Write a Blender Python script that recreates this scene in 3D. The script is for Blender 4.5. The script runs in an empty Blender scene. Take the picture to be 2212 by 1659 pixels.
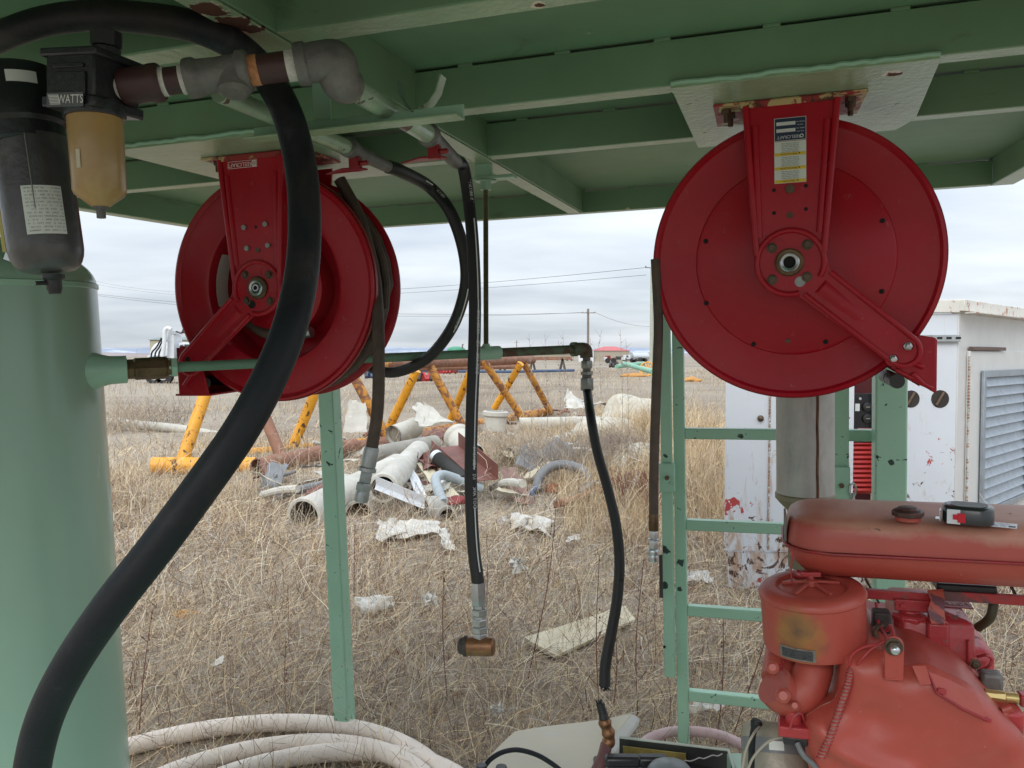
import bpy, bmesh, math, random
import numpy as np
from mathutils import Matrix, Vector
R=math.radians
random.seed(7); rng=np.random.default_rng(11)
sc=bpy.context.scene
C=sc.collection
# ---------------------------------------------------------------- camera
CAMZ=1.6; FPX=1740.0; PITCH=math.atan(61.5/FPX)
cam=bpy.data.cameras.new('camera'); co=bpy.data.objects.new('camera',cam); C.objects.link(co)
cam.sensor_width=36; cam.lens=36*FPX/2212; cam.clip_start=.05; cam.clip_end=20000
co.location=(0,0,CAMZ); co.rotation_euler=(R(90)-PITCH,0,0); sc.camera=co
# ---------------------------------------------------------------- world: overcast sky
SUN_EL,SUN_AZ=R(33),R(205)
w=bpy.data.worlds.new('World'); sc.world=w; w.use_nodes=True; nt=w.node_tree; nt.nodes.clear()
def N(t,typ,**k):
    n=t.nodes.new(typ)
    for a,v in k.items():
        if a in ('inputs',):
            for i,x in v.items(): n.inputs[i].default_value=x
        else: setattr(n,a,v)
    return n
L=lambda t,a,b: t.links.new(a,b)
tc=N(nt,'ShaderNodeTexCoord'); sep=N(nt,'ShaderNodeSeparateXYZ'); L(nt,tc.outputs['Generated'],sep.inputs[0])
zc=N(nt,'ShaderNodeMath',operation='MAXIMUM'); L(nt,sep.outputs[2],zc.inputs[0]); zc.inputs[1].default_value=0
za=N(nt,'ShaderNodeMath',operation='ADD'); L(nt,zc.outputs[0],za.inputs[0]); za.inputs[1].default_value=.12
dx=N(nt,'ShaderNodeMath',operation='DIVIDE'); L(nt,sep.outputs[0],dx.inputs[0]); L(nt,za.outputs[0],dx.inputs[1])
dy=N(nt,'ShaderNodeMath',operation='DIVIDE'); L(nt,sep.outputs[1],dy.inputs[0]); L(nt,za.outputs[0],dy.inputs[1])
cb=N(nt,'ShaderNodeCombineXYZ'); L(nt,dx.outputs[0],cb.inputs[0]); L(nt,dy.outputs[0],cb.inputs[1])
mp=N(nt,'ShaderNodeMapping'); L(nt,cb.outputs[0],mp.inputs[0]); mp.inputs['Scale'].default_value=(.5,.75,1)
n1=N(nt,'ShaderNodeTexNoise'); L(nt,mp.outputs[0],n1.inputs['Vector']); n1.inputs['Scale'].default_value=1.1; n1.inputs['Detail'].default_value=6; n1.inputs['Roughness'].default_value=.5
cr=N(nt,'ShaderNodeValToRGB'); L(nt,n1.outputs[0],cr.inputs[0])
cr.color_ramp.elements[0].position=.35; cr.color_ramp.elements[0].color=(.52,.58,.66,1)
cr.color_ramp.elements[1].position=.66; cr.color_ramp.elements[1].color=(.82,.87,.93,1)
gr=N(nt,'ShaderNodeMath',operation='MULTIPLY_ADD'); L(nt,zc.outputs[0],gr.inputs[0]); gr.inputs[1].default_value=1.7; gr.inputs[2].default_value=.86
vm=N(nt,'ShaderNodeVectorMath',operation='SCALE'); L(nt,cr.outputs[0],vm.inputs[0]); L(nt,gr.outputs[0],vm.inputs['Scale'])
bg1=N(nt,'ShaderNodeBackground'); L(nt,vm.outputs[0],bg1.inputs[0]); bg1.inputs[1].default_value=1.0
sky=N(nt,'ShaderNodeTexSky',sky_type='NISHITA',sun_disc=False,sun_elevation=SUN_EL,sun_rotation=SUN_AZ)
bg2=N(nt,'ShaderNodeBackground'); L(nt,sky.outputs[0],bg2.inputs[0]); bg2.inputs[1].default_value=.1
ms=N(nt,'ShaderNodeMixShader'); ms.inputs[0].default_value=.12; L(nt,bg1.outputs[0],ms.inputs[1]); L(nt,bg2.outputs[0],ms.inputs[2])
wo=N(nt,'ShaderNodeOutputWorld'); L(nt,ms.outputs[0],wo.inputs[0])
sl=bpy.data.lights.new('sun','SUN'); sl.energy=1.25; sl.angle=R(30); sl.color=(1,.97,.92)
so=bpy.data.objects.new('sun',sl); C.objects.link(so)
so.rotation_euler=Vector((-math.sin(SUN_AZ)*math.cos(SUN_EL),-math.cos(SUN_AZ)*math.cos(SUN_EL),-math.sin(SUN_EL))).to_track_quat('-Z','Y').to_euler()
sc.view_settings.view_transform='Standard'; sc.view_settings.look='None'; sc.view_settings.gamma=1; sc.view_settings.exposure=.25
sc.render.engine='CYCLES'; sc.cycles.use_denoising=True; sc.cycles.max_bounces=8; sc.cycles.diffuse_bounces=4
# ---------------------------------------------------------------- frames and projection
def ray(x,y):
    X=(x-1106)/FPX; Z=-(y-829.5)/FPX
    return Vector((X,math.cos(PITCH)+Z*math.sin(PITCH),Z*math.cos(PITCH)-math.sin(PITCH)))
CAM=Vector((0,0,CAMZ))
def P(x,y,d): r=ray(x,y); return CAM+r*(d/r.y)          # world point at forward distance d
def G(x,y,z=0): r=ray(x,y); return CAM+r*((z-CAMZ)/r.z)  # world point at height z
fa=Vector((0.95662462,-0.29085231,0.01656111)).normalized()
fb=Vector((0.28981242,0.95590636,0.04745312)); fb=(fb-fa*fa.dot(fb)).normalized(); fc=fa.cross(fb)
FM=Matrix(((fa.x,fb.x,fc.x,0),(fa.y,fb.y,fc.y,0),(fa.z,fb.z,fc.z,CAMZ),(0,0,0,1)))   # the tilted skid's own axes
FI=FM.inverted()
def FB(x,y,B): r=ray(x,y); q=Vector((r.dot(fa),r.dot(fb),r.dot(fc))); return q*(B/q.y)
def FC(x,y,c): r=ray(x,y); q=Vector((r.dot(fa),r.dot(fb),r.dot(fc))); return q*(c/q.z)
def toF(p): return FI@Vector(p)
# ---------------------------------------------------------------- materials
MATS={}
def mat(name,base,rough=.5,metal=0,layers=(),var=.12,vscale=6,bump=0,bscale=60,spec=.5,rvar=0,trans=0,attr=False,coat=0,grad=None):
    if name in MATS: return MATS[name]
    m=bpy.data.materials.new(name); m.use_nodes=True; t=m.node_tree; b=t.nodes['Principled BSDF']
    b.inputs['Roughness'].default_value=rough; b.inputs['Metallic'].default_value=metal; b.inputs['Specular IOR Level'].default_value=spec
    b.inputs['Coat Weight'].default_value=coat; b.inputs['Coat Roughness'].default_value=.15
    if trans: b.inputs['Transmission Weight'].default_value=trans
    tc=N(t,'ShaderNodeTexCoord')
    def noise(scale,detail=4,stretch=(1,1,1),rough=.6,dist=0,off=0):
        mp=N(t,'ShaderNodeMapping'); L(t,tc.outputs['Object'],mp.inputs[0]); mp.inputs['Scale'].default_value=stretch; mp.inputs['Location'].default_value=(off,off*.7,off*1.3)
        n=N(t,'ShaderNodeTexNoise'); L(t,mp.outputs[0],n.inputs['Vector']); n.inputs['Scale'].default_value=scale; n.inputs['Detail'].default_value=detail; n.inputs['Roughness'].default_value=rough; n.inputs['Distortion'].default_value=dist
        return n.outputs[0]
    def mr(v,a,b_,c,d):
        n=N(t,'ShaderNodeMapRange'); L(t,v,n.inputs[0])
        for i,x in enumerate((a,b_,c,d)): n.inputs[i+1].default_value=x
        return n.outputs[0]
    def mix(f,a,b_):
        n=N(t,'ShaderNodeMix',data_type='RGBA')
        L(t,f,n.inputs[0])
        for i,x in ((6,a),(7,b_)):
            if isinstance(x,tuple): n.inputs[i].default_value=(*x[:3],1)
            else: L(t,x,n.inputs[i])
        return n.outputs[2]
    if attr:
        at=N(t,'ShaderNodeAttribute',attribute_name='Col'); cur=at.outputs[0]
    else:
        dark=tuple(c*(1-var) for c in base); lite=tuple(min(1,c*(1+var)) for c in base)
        cur=mix(mr(noise(vscale),.3,.7,0,1),dark,lite)
    rc=None
    for i,l in enumerate(layers):
        col,scale,lo,hi=l[:4]; o=l[4] if len(l)>4 else {}
        v=noise(scale,o.get('detail',6),o.get('stretch',(1,1,1)),o.get('rough',.65),o.get('dist',.6),off=i*3.7+o.get('off',0))
        if 'z' in o:   # more of it towards one height of the thing itself
            sp=N(t,'ShaderNodeSeparateXYZ'); L(t,tc.outputs['Object'],sp.inputs[0])
            z=mr(sp.outputs[o.get('ax',2)],o['z'][0],o['z'][1],o['z'][2],o['z'][3])
            ad=N(t,'ShaderNodeMath',operation='ADD'); L(t,v,ad.inputs[0]); L(t,z,ad.inputs[1]); v=ad.outputs[0]
        if 'at' in o:  # a patch round a point of the thing
            d=N(t,'ShaderNodeVectorMath',operation='DISTANCE'); L(t,tc.outputs['Object'],d.inputs[0]); d.inputs[1].default_value=o['at'][0]
            z=mr(d.outputs['Value'],0,o['at'][1],o['at'][2],-o['at'][2])
            ad=N(t,'ShaderNodeMath',operation='ADD'); L(t,v,ad.inputs[0]); L(t,z,ad.inputs[1]); v=ad.outputs[0]
        f=mr(v,lo,hi,0,1); k=o.get('k',1)
        if k!=1: f=mr(f,0,1,0,k)
        cur=mix(f,cur,col)
        if 'r' in o:
            n=N(t,'ShaderNodeMix',data_type='FLOAT'); L(t,f,n.inputs[0]); n.inputs[3].default_value=o['r']
            if rc is None: n.inputs[2].default_value=rough
            else: L(t,rc,n.inputs[2])
            rc=n.outputs[0]
    if rvar and rc is None: rc=mr(noise(vscale*3,off=9),.3,.7,rough-rvar,rough+rvar)
    L(t,cur,b.inputs['Base Color'])
    if rc is not None: L(t,rc,b.inputs['Roughness'])
    if bump:
        bp=N(t,'ShaderNodeBump'); bp.inputs['Strength'].default_value=min(1,bump); bp.inputs['Distance'].default_value=.004
        L(t,noise(bscale,5,off=5),bp.inputs['Height']); L(t,bp.outputs[0],b.inputs['Normal'])
    MATS[name]=m; return m
RUST=(.10,.03,.018); RUSTO=(.33,.12,.035); CREAM=(.62,.56,.42)
GR=(.32,.50,.38)
green=mat('green_paint',GR,.32,var=.06,vscale=3,bump=.12,bscale=25,layers=[((.17,.09,.03),14,.72,.76,{'r':.8}),((.02,.05,.035),30,.74,.76,{'r':.8,'off':4})])
canopy_g=mat('canopy_green_paint',(.17,.29,.175),.5,spec=.3,var=.13,vscale=2.2,bump=.25,bscale=18,layers=[((.26,.17,.09),2.2,.62,.85,{'k':.35}),((.07,.055,.035),4,.62,.75,{'k':.5,'stretch':(1,1,5),'off':6}),((.06,.08,.05),60,.70,.73,{'k':.7}),(CREAM,9,.715,.722,{'detail':5,'off':1}),(RUST,8,.73,.737,{'r':.8,'off':1})])  # darker copy of the posts' green: shade under the canopy put into the colour
CHP=[(1437,1190,2.98,.05),(1435,1265,2.98,.05),(1470,1215,3.03,.045),(1470,1275,3.03,.03),(1437,985,2.98,.03),(1447,1010,2.98,.025),(1600,941,3.03,.03),(1833,985,2.98,.04),(1925,1000,2.9,.03)]
chipg=mat('chipped_green_paint',(.31,.52,.38),.35,var=.05,bump=.12,bscale=25,layers=[((.012,.035,.028),17,.65,.66,{'r':.7,'dist':1.4,'off':2}),((.012,.035,.028),60,.70,.71,{'r':.7}),((.2,.1,.04),40,.76,.78,{})]+[((.012,.04,.03),30,.66,.67,{'at':(tuple(FM@FB(x,y,b)),rr,.38),'off':i}) for i,(x,y,b,rr) in enumerate(CHP)])
FLK=((450,20,.075),(505,52,.085),(545,62,.05),(1225,28,.035),(1165,10,.03),(1700,135,.03),(1930,150,.05))
flange_g=mat('flaking_green_paint',(.29,.40,.25),.28,var=.12,vscale=10,bump=.8,bscale=55,layers=[((.45,.47,.34),12,.55,.75,{'k':.4}),(RUST,20,.68,.7,{'r':.8}),(CREAM,16,.72,.73,{'off':3})]+[(CREAM,24,.60,.62,{'at':(tuple(FM@FC(x,y,.49)),rr,.45)}) for x,y,rr in FLK]+[(RUST,24,.66,.68,{'at':(tuple(FM@FC(x,y,.49)),rr,.45),'r':.85}) for x,y,rr in FLK]+[])  # base paler than the webs: glossy brightness of the undersides put into the colour
red=mat('glossy_red_paint',(.40,.006,.018),.32,spec=.32,var=.12,vscale=4,bump=.12,bscale=15,layers=[((.36,.055,.06),4,.45,.7,{'k':.4,'r':.42}),((.45,.16,.15),45,.64,.72,{'k':.45,'r':.6,'off':2}),((.12,.02,.015),60,.72,.76,{'r':.8}),((.5,.16,.14),90,.74,.78,{'k':.5,'off':6})])
redrim=mat('worn_red_rim',(.28,.012,.018),.4,var=.2,layers=[((.12,.05,.03),12,.52,.7,{'k':.6,'r':.7})],bump=.2)
engred=mat('faded_engine_red_paint',(.40,.066,.047),.42,var=.1,vscale=5,bump=.25,bscale=30,layers=[((.50,.2,.15),3,.5,.8,{'k':.35,'r':.6}),((.22,.05,.035),2.2,.5,.75,{'k':.6,'off':5}),((.10,.045,.035),22,.70,.71,{'r':.7}),((.30,.28,.27),20,.735,.74,{'off':8,'r':.6}),((.62,.35,.28),130,.70,.73,{'k':.6,'off':9})])
engred2=mat('chipped_engine_red_paint',(.38,.035,.04),.35,var=.15,bump=.5,bscale=45,layers=[((.12,.09,.07),14,.6,.66,{'r':.8}),((.33,.34,.33),18,.68,.69,{'off':8,'r':.6})])
blackrub=mat('black_rubber',(.008,.0105,.014),.55,spec=.35,var=.3,vscale=8,bump=.25,bscale=120,layers=[((.06,.047,.04),2.5,.5,.7,{'k':.7}),((.07,.075,.085),9,.6,.7,{'k':.5,'stretch':(1,1,.4)}),((.2,.2,.2),35,.72,.75,{'k':.6})])
hoseblk=mat('black_hose_rubber',(.008,.008,.009),.45,var=.3,bump=.4,bscale=260)
hosebrn=mat('dusty_brown_hose_rubber',(.085,.055,.042),.6,var=.3,bump=.5,bscale=200,vscale=20)
galv=mat('galvanised_steel',(.40,.42,.42),.42,.6,var=.2,vscale=15,bump=.15,layers=[((.22,.23,.23),30,.5,.7,{'k':.5})])
zinc=mat('zinc_fitting',(.45,.47,.48),.3,.85,var=.15,vscale=40,bump=.1,layers=[((.25,.2,.15),25,.6,.75,{'k':.6})])
ironpipe=mat('cast_iron_grey',(.16,.155,.145),.55,.35,var=.25,vscale=25,bump=.6,bscale=90,layers=[((.28,.27,.26),12,.55,.7,{'k':.5})])
brownpipe=mat('brown_coated_nipple',(.055,.022,.022),.45,var=.2,bump=.15)
dustybrass=mat('tarnished_brass',(.14,.085,.045),.45,.6,var=.3,vscale=25,bump=.3,layers=[((.05,.035,.025),20,.5,.65,{'k':.8})])
copper=mat('old_copper_brass',(.24,.115,.055),.42,.55,var=.25,vscale=20,bump=.3,layers=[((.10,.05,.03),20,.52,.68,{'k':.8}),((.6,.25,.1),14,.66,.8,{})])
brass=mat('bright_brass',(.62,.48,.2),.3,.7,var=.1)
ivory=mat('worn_green_pipe_paint',(.33,.44,.31),.28,var=.15,vscale=15,bump=.3,layers=[((.11,.045,.035),8,.57,.59,{'r':.6,'dist':1.5}),((.03,.05,.035),25,.68,.7,{})],coat=.3)
rustpipe=mat('rust_speckled_green_pipe',(.13,.24,.16),.5,var=.15,bump=.3,layers=[((.14,.055,.03),12,.55,.62,{'r':.8,'detail':8})])
rustgreen=mat('rusting_pipe',(.10,.14,.09),.6,var=.2,bump=.4,layers=[((.10,.05,.035),20,.42,.58,{'r':.85,'detail':8})])
steel=mat('threaded_rod_steel',(.13,.12,.065),.45,.5,var=.3,vscale=30)
blackmetal=mat('black_filter_paint',(.016,.018,.02),.32,.0,var=.2,vscale=10,bump=.35,bscale=70)
blackdustsheen=mat('dusty_sheen_black_bowl',(.06,.06,.062),.30,.1,var=.3,vscale=6,bump=.3,bscale=60,layers=[((.22,.215,.21),2.5,.40,.66,{'k':.7})])  # pale layer stands for dust and a soft reflection painted on the bowl
amber=mat('amber_plastic_bowl',(.36,.225,.08),.32,var=.15,vscale=9,bump=.15,layers=[((.62,.45,.2),8,.55,.75,{'k':.4}),((.5,.2,.02),5,.45,.7,{'k':.5,'off':3})],coat=.3)
boltm=mat('rusty_bolt',(.11,.075,.05),.5,.5,var=.3,vscale=60,bump=.3)
boltz=mat('grey_bolt',(.30,.31,.30),.45,.5,var=.2,vscale=60)
hole=mat('dark_hole',(.006,.004,.004),.8)
white_lab=mat('white_label',(.68,.72,.68),.45,var=.08)
blue_lab=mat('dark_blue_label',(.016,.03,.075),.4)
yellow_lab=mat('yellow_label',(.75,.52,.04),.4)
ink=mat('black_ink',(.02,.02,.02),.6)
inkw=mat('white_ink',(.7,.7,.7),.5)
yellowp=mat('yellow_paint',(.72,.33,.02),.42,var=.15,vscale=3,bump=.3,layers=[((.10,.05,.025),5,.56,.6,{'r':.8,'dist':2,'detail':8}),((.28,.11,.05),3,.6,.68,{'r':.8,'off':5})])
yellowr=mat('flaking_yellow_paint',(.60,.27,.04),.55,var=.2,vscale=3,bump=.4,layers=[((.22,.10,.06),4,.47,.56,{'r':.8,'dist':2,'detail':8}),((.5,.4,.3),6,.66,.7,{'off':5})])
rustp=mat('rusted_steel_pipe',(.25,.12,.075),.75,var=.25,vscale=5,bump=.5,layers=[((.4,.30,.22),6,.55,.7,{'k':.6}),((.09,.04,.03),9,.6,.7,{})])
concp=mat('weathered_white_pipe',(.50,.48,.42),.65,var=.12,vscale=5,bump=.25,layers=[((.33,.30,.24),4,.55,.72,{'k':.6}),((.62,.61,.57),7,.6,.7,{'off':3})])
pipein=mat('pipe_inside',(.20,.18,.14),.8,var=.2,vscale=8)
whitesheet=mat('white_sheet_scrap',(.56,.54,.49),.55,var=.1,vscale=6,bump=.3,layers=[((.36,.30,.22),5,.46,.66,{'k':.75}),((.2,.16,.12),18,.6,.7,{'k':.5,'off':4})])
tarp=mat('dirty_white_tarp',(.50,.47,.39),.75,var=.15,vscale=8,bump=.6,bscale=40,layers=[((.36,.33,.26),5,.52,.7,{'k':.7})])
brownst=mat('dark_red_brown_sheet',(.16,.06,.045),.55,var=.2,vscale=5,bump=.3)
beige=mat('beige_panel_paint',(.55,.49,.36),.4,var=.06,vscale=4,bump=.12,bscale=20,layers=[((.55,.54,.50),4,.58,.7,{'k':.6})])
board=mat('cream_ribbed_board',(.56,.50,.36),.7,var=.12,vscale=8,bump=.4,layers=[((.35,.27,.17),10,.6,.75,{'k':.7})])
whitehose=mat('white_hose',(.80,.70,.62),.6,var=.06,vscale=10,bump=.5,bscale=160,layers=[((.58,.46,.36),5,.55,.75,{'k':.5}),((.2,.15,.12),30,.74,.77,{'k':.6})])
pinkhose=mat('faded_pink_hose',(.50,.36,.36),.6,var=.1,vscale=10,bump=.4,bscale=160,layers=[((.33,.17,.17),8,.5,.7,{'k':.5})])
shedw=mat('white_shed_paint',(.62,.65,.69),.4,var=.04,vscale=2,bump=.15,bscale=12,layers=[((.5,.42,.3),3,.62,.8,{'k':.5,'stretch':(6,6,.6)}),((.42,.05,.05),9,.69,.70,{'off':5,'z':(0,2,.06,-.02)}),((.40,.22,.11),7,.56,.70,{'z':(.2,1.5,.10,-.12),'dist':1.0,'k':.8,'stretch':(1.6,1.6,.5)}),((.09,.04,.028),6,.645,.67,{'z':(.2,1.5,.11,-.10),'dist':1.5,'r':.85}),(RUST,22,.72,.73,{'off':2}),((.42,.05,.05),12,.66,.67,{'at':(tuple(P(1575,1100,5.4)),.25,.25),'off':3})])
shedr=mat('white_shed_side_paint',(.62,.62,.60),.4,var=.05,bump=.15,layers=[((.45,.2,.06),7,.68,.72,{'stretch':(1,1,.3)}),((.1,.05,.03),25,.74,.75,{})])
shedroof=mat('shed_roof_paint',(.66,.64,.58),.45,var=.08,bump=.3,layers=[((.42,.16,.07),14,.56,.62,{}),((.45,.05,.05),12,.72,.73,{'off':5})])
louv=mat('galvanised_louvre',(.30,.34,.38),.42,.35,var=.15,vscale=12,bump=.2,layers=[((.42,.46,.5),25,.55,.7,{'k':.5})])
redgrille=mat('red_grille',(.5,.035,.03),.4,var=.1)
blackpl=mat('black_plastic',(.02,.02,.022),.38,var=.2,bump=.2)
greypl=mat('grey_plastic',(.16,.165,.17),.45,var=.15)
tanal=mat('tan_cast_metal',(.33,.30,.24),.5,.3,var=.2,vscale=20,bump=.4)
tapered=mat('red_plastic',(.6,.01,.03),.3)
tapew=mat('white_plastic',(.7,.7,.75),.35)
orange=mat('orange_foam',(.50,.25,.07),.8,var=.3,vscale=40,bump=1,bscale=80)
wood=mat('weathered_pole_wood',(.22,.19,.16),.85,var=.2,vscale=8)
polegr=mat('pale_grey_green_pole',(.40,.42,.34),.6,var=.1)
beigew=mat('beige_metal_wall',(.36,.32,.25),.6,var=.05)
redroof=mat('red_metal_roof',(.48,.10,.10),.5,var=.05)
glass=mat('dark_glass',(.03,.05,.05),.1)
truckw=mat('white_truck_paint',(.66,.68,.70),.4,var=.06)
tyre=mat('tyre_rubber',(.025,.025,.027),.8)
chrome=mat('bright_metal',(.6,.62,.64),.25,.8)
mint=mat('mint_green_pipe',(.20,.42,.30),.5,var=.15,vscale=4,layers=[((.1,.06,.04),12,.62,.68,{})])
farred=mat('far_red_paint',(.40,.03,.03),.5,var=.2)
farblue=mat('far_blue_paint',(.05,.09,.17),.5,var=.2)
darksteel=mat('dark_old_steel',(.06,.05,.045),.7,.2,var=.3)
foliage_m=mat('dry_grass_blades',(1,1,1),.75,attr=True,spec=.25)
# ---------------------------------------------------------------- mesh builder
def frame(d):
    d=Vector(d).normalized(); u=Vector((0,0,1)) if abs(d.z)<.9 else Vector((1,0,0))
    x=u.cross(d).normalized(); return x,d.cross(x),d
def Mdir(o,d):
    x,y,z=frame(d); return Matrix(((x.x,y.x,z.x,o[0]),(x.y,y.y,z.y,o[1]),(x.z,y.z,z.z,o[2]),(0,0,0,1)))
def T(x,y=0,z=0): return Matrix.Translation((x,y,z) if not isinstance(x,(Vector,tuple)) else x)
def spline(pts,n=8):
    pts=[Vector(p) for p in pts]
    if len(pts)<3: return pts
    q=[pts[0]*2-pts[1]]+pts+[pts[-1]*2-pts[-2]]; out=[]
    for i in range(1,len(q)-2):
        a,b,c,d=q[i-1:i+3]
        for k in range(n):
            t=k/n; out.append(.5*((2*b)+(c-a)*t+(2*a-5*b+4*c-d)*t*t+(3*b-a-3*c+d)*t**3))
    out.append(pts[-1]); return out
class MB:
    def __init__(s,M=None): s.v=[];s.f=[];s.mi=[];s.M=M;s.k=0
    def add(s,vs,fs,M=None):
        b=len(s.v)
        for p in vs:
            p=Vector(p)
            if M is not None: p=M@p
            if s.M is not None: p=s.M@p
            s.v.append(p)
        for f in fs: s.f.append([i+b for i in f]); s.mi.append(s.k)
        return s
    def box(s,c,d,M=None):
        x,y,z=[q/2 for q in d]; c=Vector(c)
        vs=[c+Vector((i*x,j*y,k*z)) for i in(-1,1) for j in(-1,1) for k in(-1,1)]
        return s.add(vs,[(0,1,3,2),(4,6,7,5),(0,4,5,1),(2,3,7,6),(0,2,6,4),(1,5,7,3)],M)
    def bar(s,a,b,wd,h,roll=0):
        a=Vector(a);b=Vector(b); l=(b-a).length
        return s.box((0,0,l/2),(wd,h,l),Mdir(a,b-a)@Matrix.Rotation(roll,4,'Z'))
    def tube(s,pts,r,n=16,sp=True,caps=True,k=8,rf=None):
        pts=spline(pts,k) if sp and len(pts)>2 else [Vector(p) for p in pts]
        m=len(pts); vs=[]; fs=[]
        x,y,z=frame(pts[1]-pts[0])
        for i,p in enumerate(pts):
            d=(pts[min(i+1,m-1)]-pts[max(i-1,0)]).normalized()
            x=(x-d*x.dot(d)).normalized(); y=d.cross(x)
            t=i/(m-1); rr=rf(t) if rf else (r[0]+(r[1]-r[0])*t if isinstance(r,tuple) else r)
            for j in range(n):
                a=2*math.pi*j/n; vs.append(p+x*(rr*math.cos(a))+y*(rr*math.sin(a)))
        for i in range(m-1):
            for j in range(n): fs.append((i*n+j,i*n+(j+1)%n,(i+1)*n+(j+1)%n,(i+1)*n+j))
        if caps: fs.append(tuple(range(n-1,-1,-1))); fs.append(tuple((m-1)*n+j for j in range(n)))
        return s.add(vs,fs)
    def cyl(s,a,b,r,n=24,caps=True): return s.tube([a,b],r,n,False,caps)
    def lathe(s,prof,M=None,n=32,capa=True,capb=True,ph=0):
        vs=[];fs=[]
        for r,z in prof:
            for j in range(n): a=2*math.pi*j/n+ph; vs.append((r*math.cos(a),r*math.sin(a),z))
        m=len(prof)
        for i in range(m-1):
            for j in range(n): fs.append((i*n+j,i*n+(j+1)%n,(i+1)*n+(j+1)%n,(i+1)*n+j))
        if capa: fs.append(tuple(range(n-1,-1,-1)))
        if capb: fs.append(tuple((m-1)*n+j for j in range(n)))
        return s.add(vs,fs,M)
    def ring(s,prof,M=None,n=48):   # closed profile
        vs=[];fs=[]; m=len(prof)
        for r,z in prof:
            for j in range(n): a=2*math.pi*j/n; vs.append((r*math.cos(a),r*math.sin(a),z))
        for i in range(m):
            for j in range(n): q=(i+1)%m; fs.append((i*n+j,i*n+(j+1)%n,q*n+(j+1)%n,q*n+j))
        return s.add(vs,fs,M)
    def prism(s,poly,z0,z1,M=None):
        n=len(poly); vs=[(p[0],p[1],z0) for p in poly]+[(p[0],p[1],z1) for p in poly]
        fs=[tuple(range(n-1,-1,-1)),tuple(range(n,2*n))]+[(i,(i+1)%n,n+(i+1)%n,n+i) for i in range(n)]
        return s.add(vs,fs,M)
    def loft(s,rings,caps=True,closed=True):
        n=len(rings[0]); vs=[p for r in rings for p in r]; fs=[]
        for i in range(len(rings)-1):
            for j in range(n if closed else n-1): fs.append((i*n+j,i*n+(j+1)%n,(i+1)*n+(j+1)%n,(i+1)*n+j))
        if caps: fs.append(tuple(range(n-1,-1,-1))); fs.append(tuple((len(rings)-1)*n+j for j in range(n)))
        return s.add(vs,fs)
    def quadsheet(s,grid,th):   # grid of points -> sheet with thickness
        nr,ncl=len(grid),len(grid[0]); vs=[];fs=[]
        nn=(Vector(grid[0][1])-Vector(grid[0][0])).cross(Vector(grid[1][0])-Vector(grid[0][0])).normalized()*th
        for o in (Vector((0,0,0)),nn):
            for r in grid:
                for p in r: vs.append(Vector(p)+o)
        q=nr*ncl
        for i in range(nr-1):
            for j in range(ncl-1):
                a=i*ncl+j; fs.append((a,a+ncl,a+ncl+1,a+1)); fs.append((q+a,q+a+1,q+a+ncl+1,q+a+ncl))
        e=[i for i in range(ncl)]+[i*ncl+ncl-1 for i in range(1,nr)]+[(nr-1)*ncl+j for j in range(ncl-2,-1,-1)]+[i*ncl for i in range(nr-2,0,-1)]
        for i in range(len(e)): a,b=e[i],e[(i+1)%len(e)]; fs.append((a,b,q+b,q+a))
        return s.add(vs,fs)
    def hexn(s,a,b,r): return s.cyl(a,b,r,6)
    def build(s,name,m,parent=None,bevel=0,smooth=32,sub=0,label=None,origin=None):
        me=bpy.data.meshes.new(name)
        o=Vector((0,0,0))
        if parent is None:
            zs=min(p.z for p in s.v); n=len(s.v); o=Vector((sum(p.x for p in s.v)/n,sum(p.y for p in s.v)/n,zs))
            if origin is not None: o=Vector(origin)
        me.from_pydata([tuple(p-o) for p in s.v],[],s.f)
        for q in (m if isinstance(m,(list,tuple)) else [m]): me.materials.append(q)
        if isinstance(m,(list,tuple)): me.polygons.foreach_set('material_index',s.mi)
        bm=bmesh.new(); bm.from_mesh(me); bmesh.ops.recalc_face_normals(bm,faces=bm.faces); bm.to_mesh(me); bm.free()
        if smooth: me.shade_smooth(); me.set_sharp_from_angle(angle=R(smooth))
        ob=bpy.data.objects.new(name,me); C.objects.link(ob)
        if parent is None: ob.location=o
        else:
            ob.parent=parent; root=parent
            ob.matrix_parent_inverse=WM[parent.name].inverted()
        WM[ob.name]=Matrix.Translation(o) if parent is None else Matrix.Identity(4)
        if bevel:
            b=ob.modifiers.new('bevel','BEVEL'); b.width=bevel; b.segments=2; b.limit_method='ANGLE'; b.angle_limit=R(40)
        if sub:
            b=ob.modifiers.new('sub','SUBSURF'); b.levels=sub; b.render_levels=sub
        if label: ob['label']=label
        return ob
WM={}
def tag(o,label,cat,group=None,kind=None):
    if label: o['label']=label
    if cat: o['category']=cat
    if group: o['group']=group
    if kind: o['kind']=kind
    return o
def thing(name,label,cat,loc,group=None):
    o=bpy.data.objects.new(name,None); C.objects.link(o); o.location=loc; o.empty_display_size=.1
    WM[o.name]=Matrix.Translation(Vector(loc)); return tag(o,label,cat,group)
def one(name,mb,m,label,cat,group=None,kind=None,**k): return tag(mb.build(name,m,**k),label,cat,group,kind)
_tx={}
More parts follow.
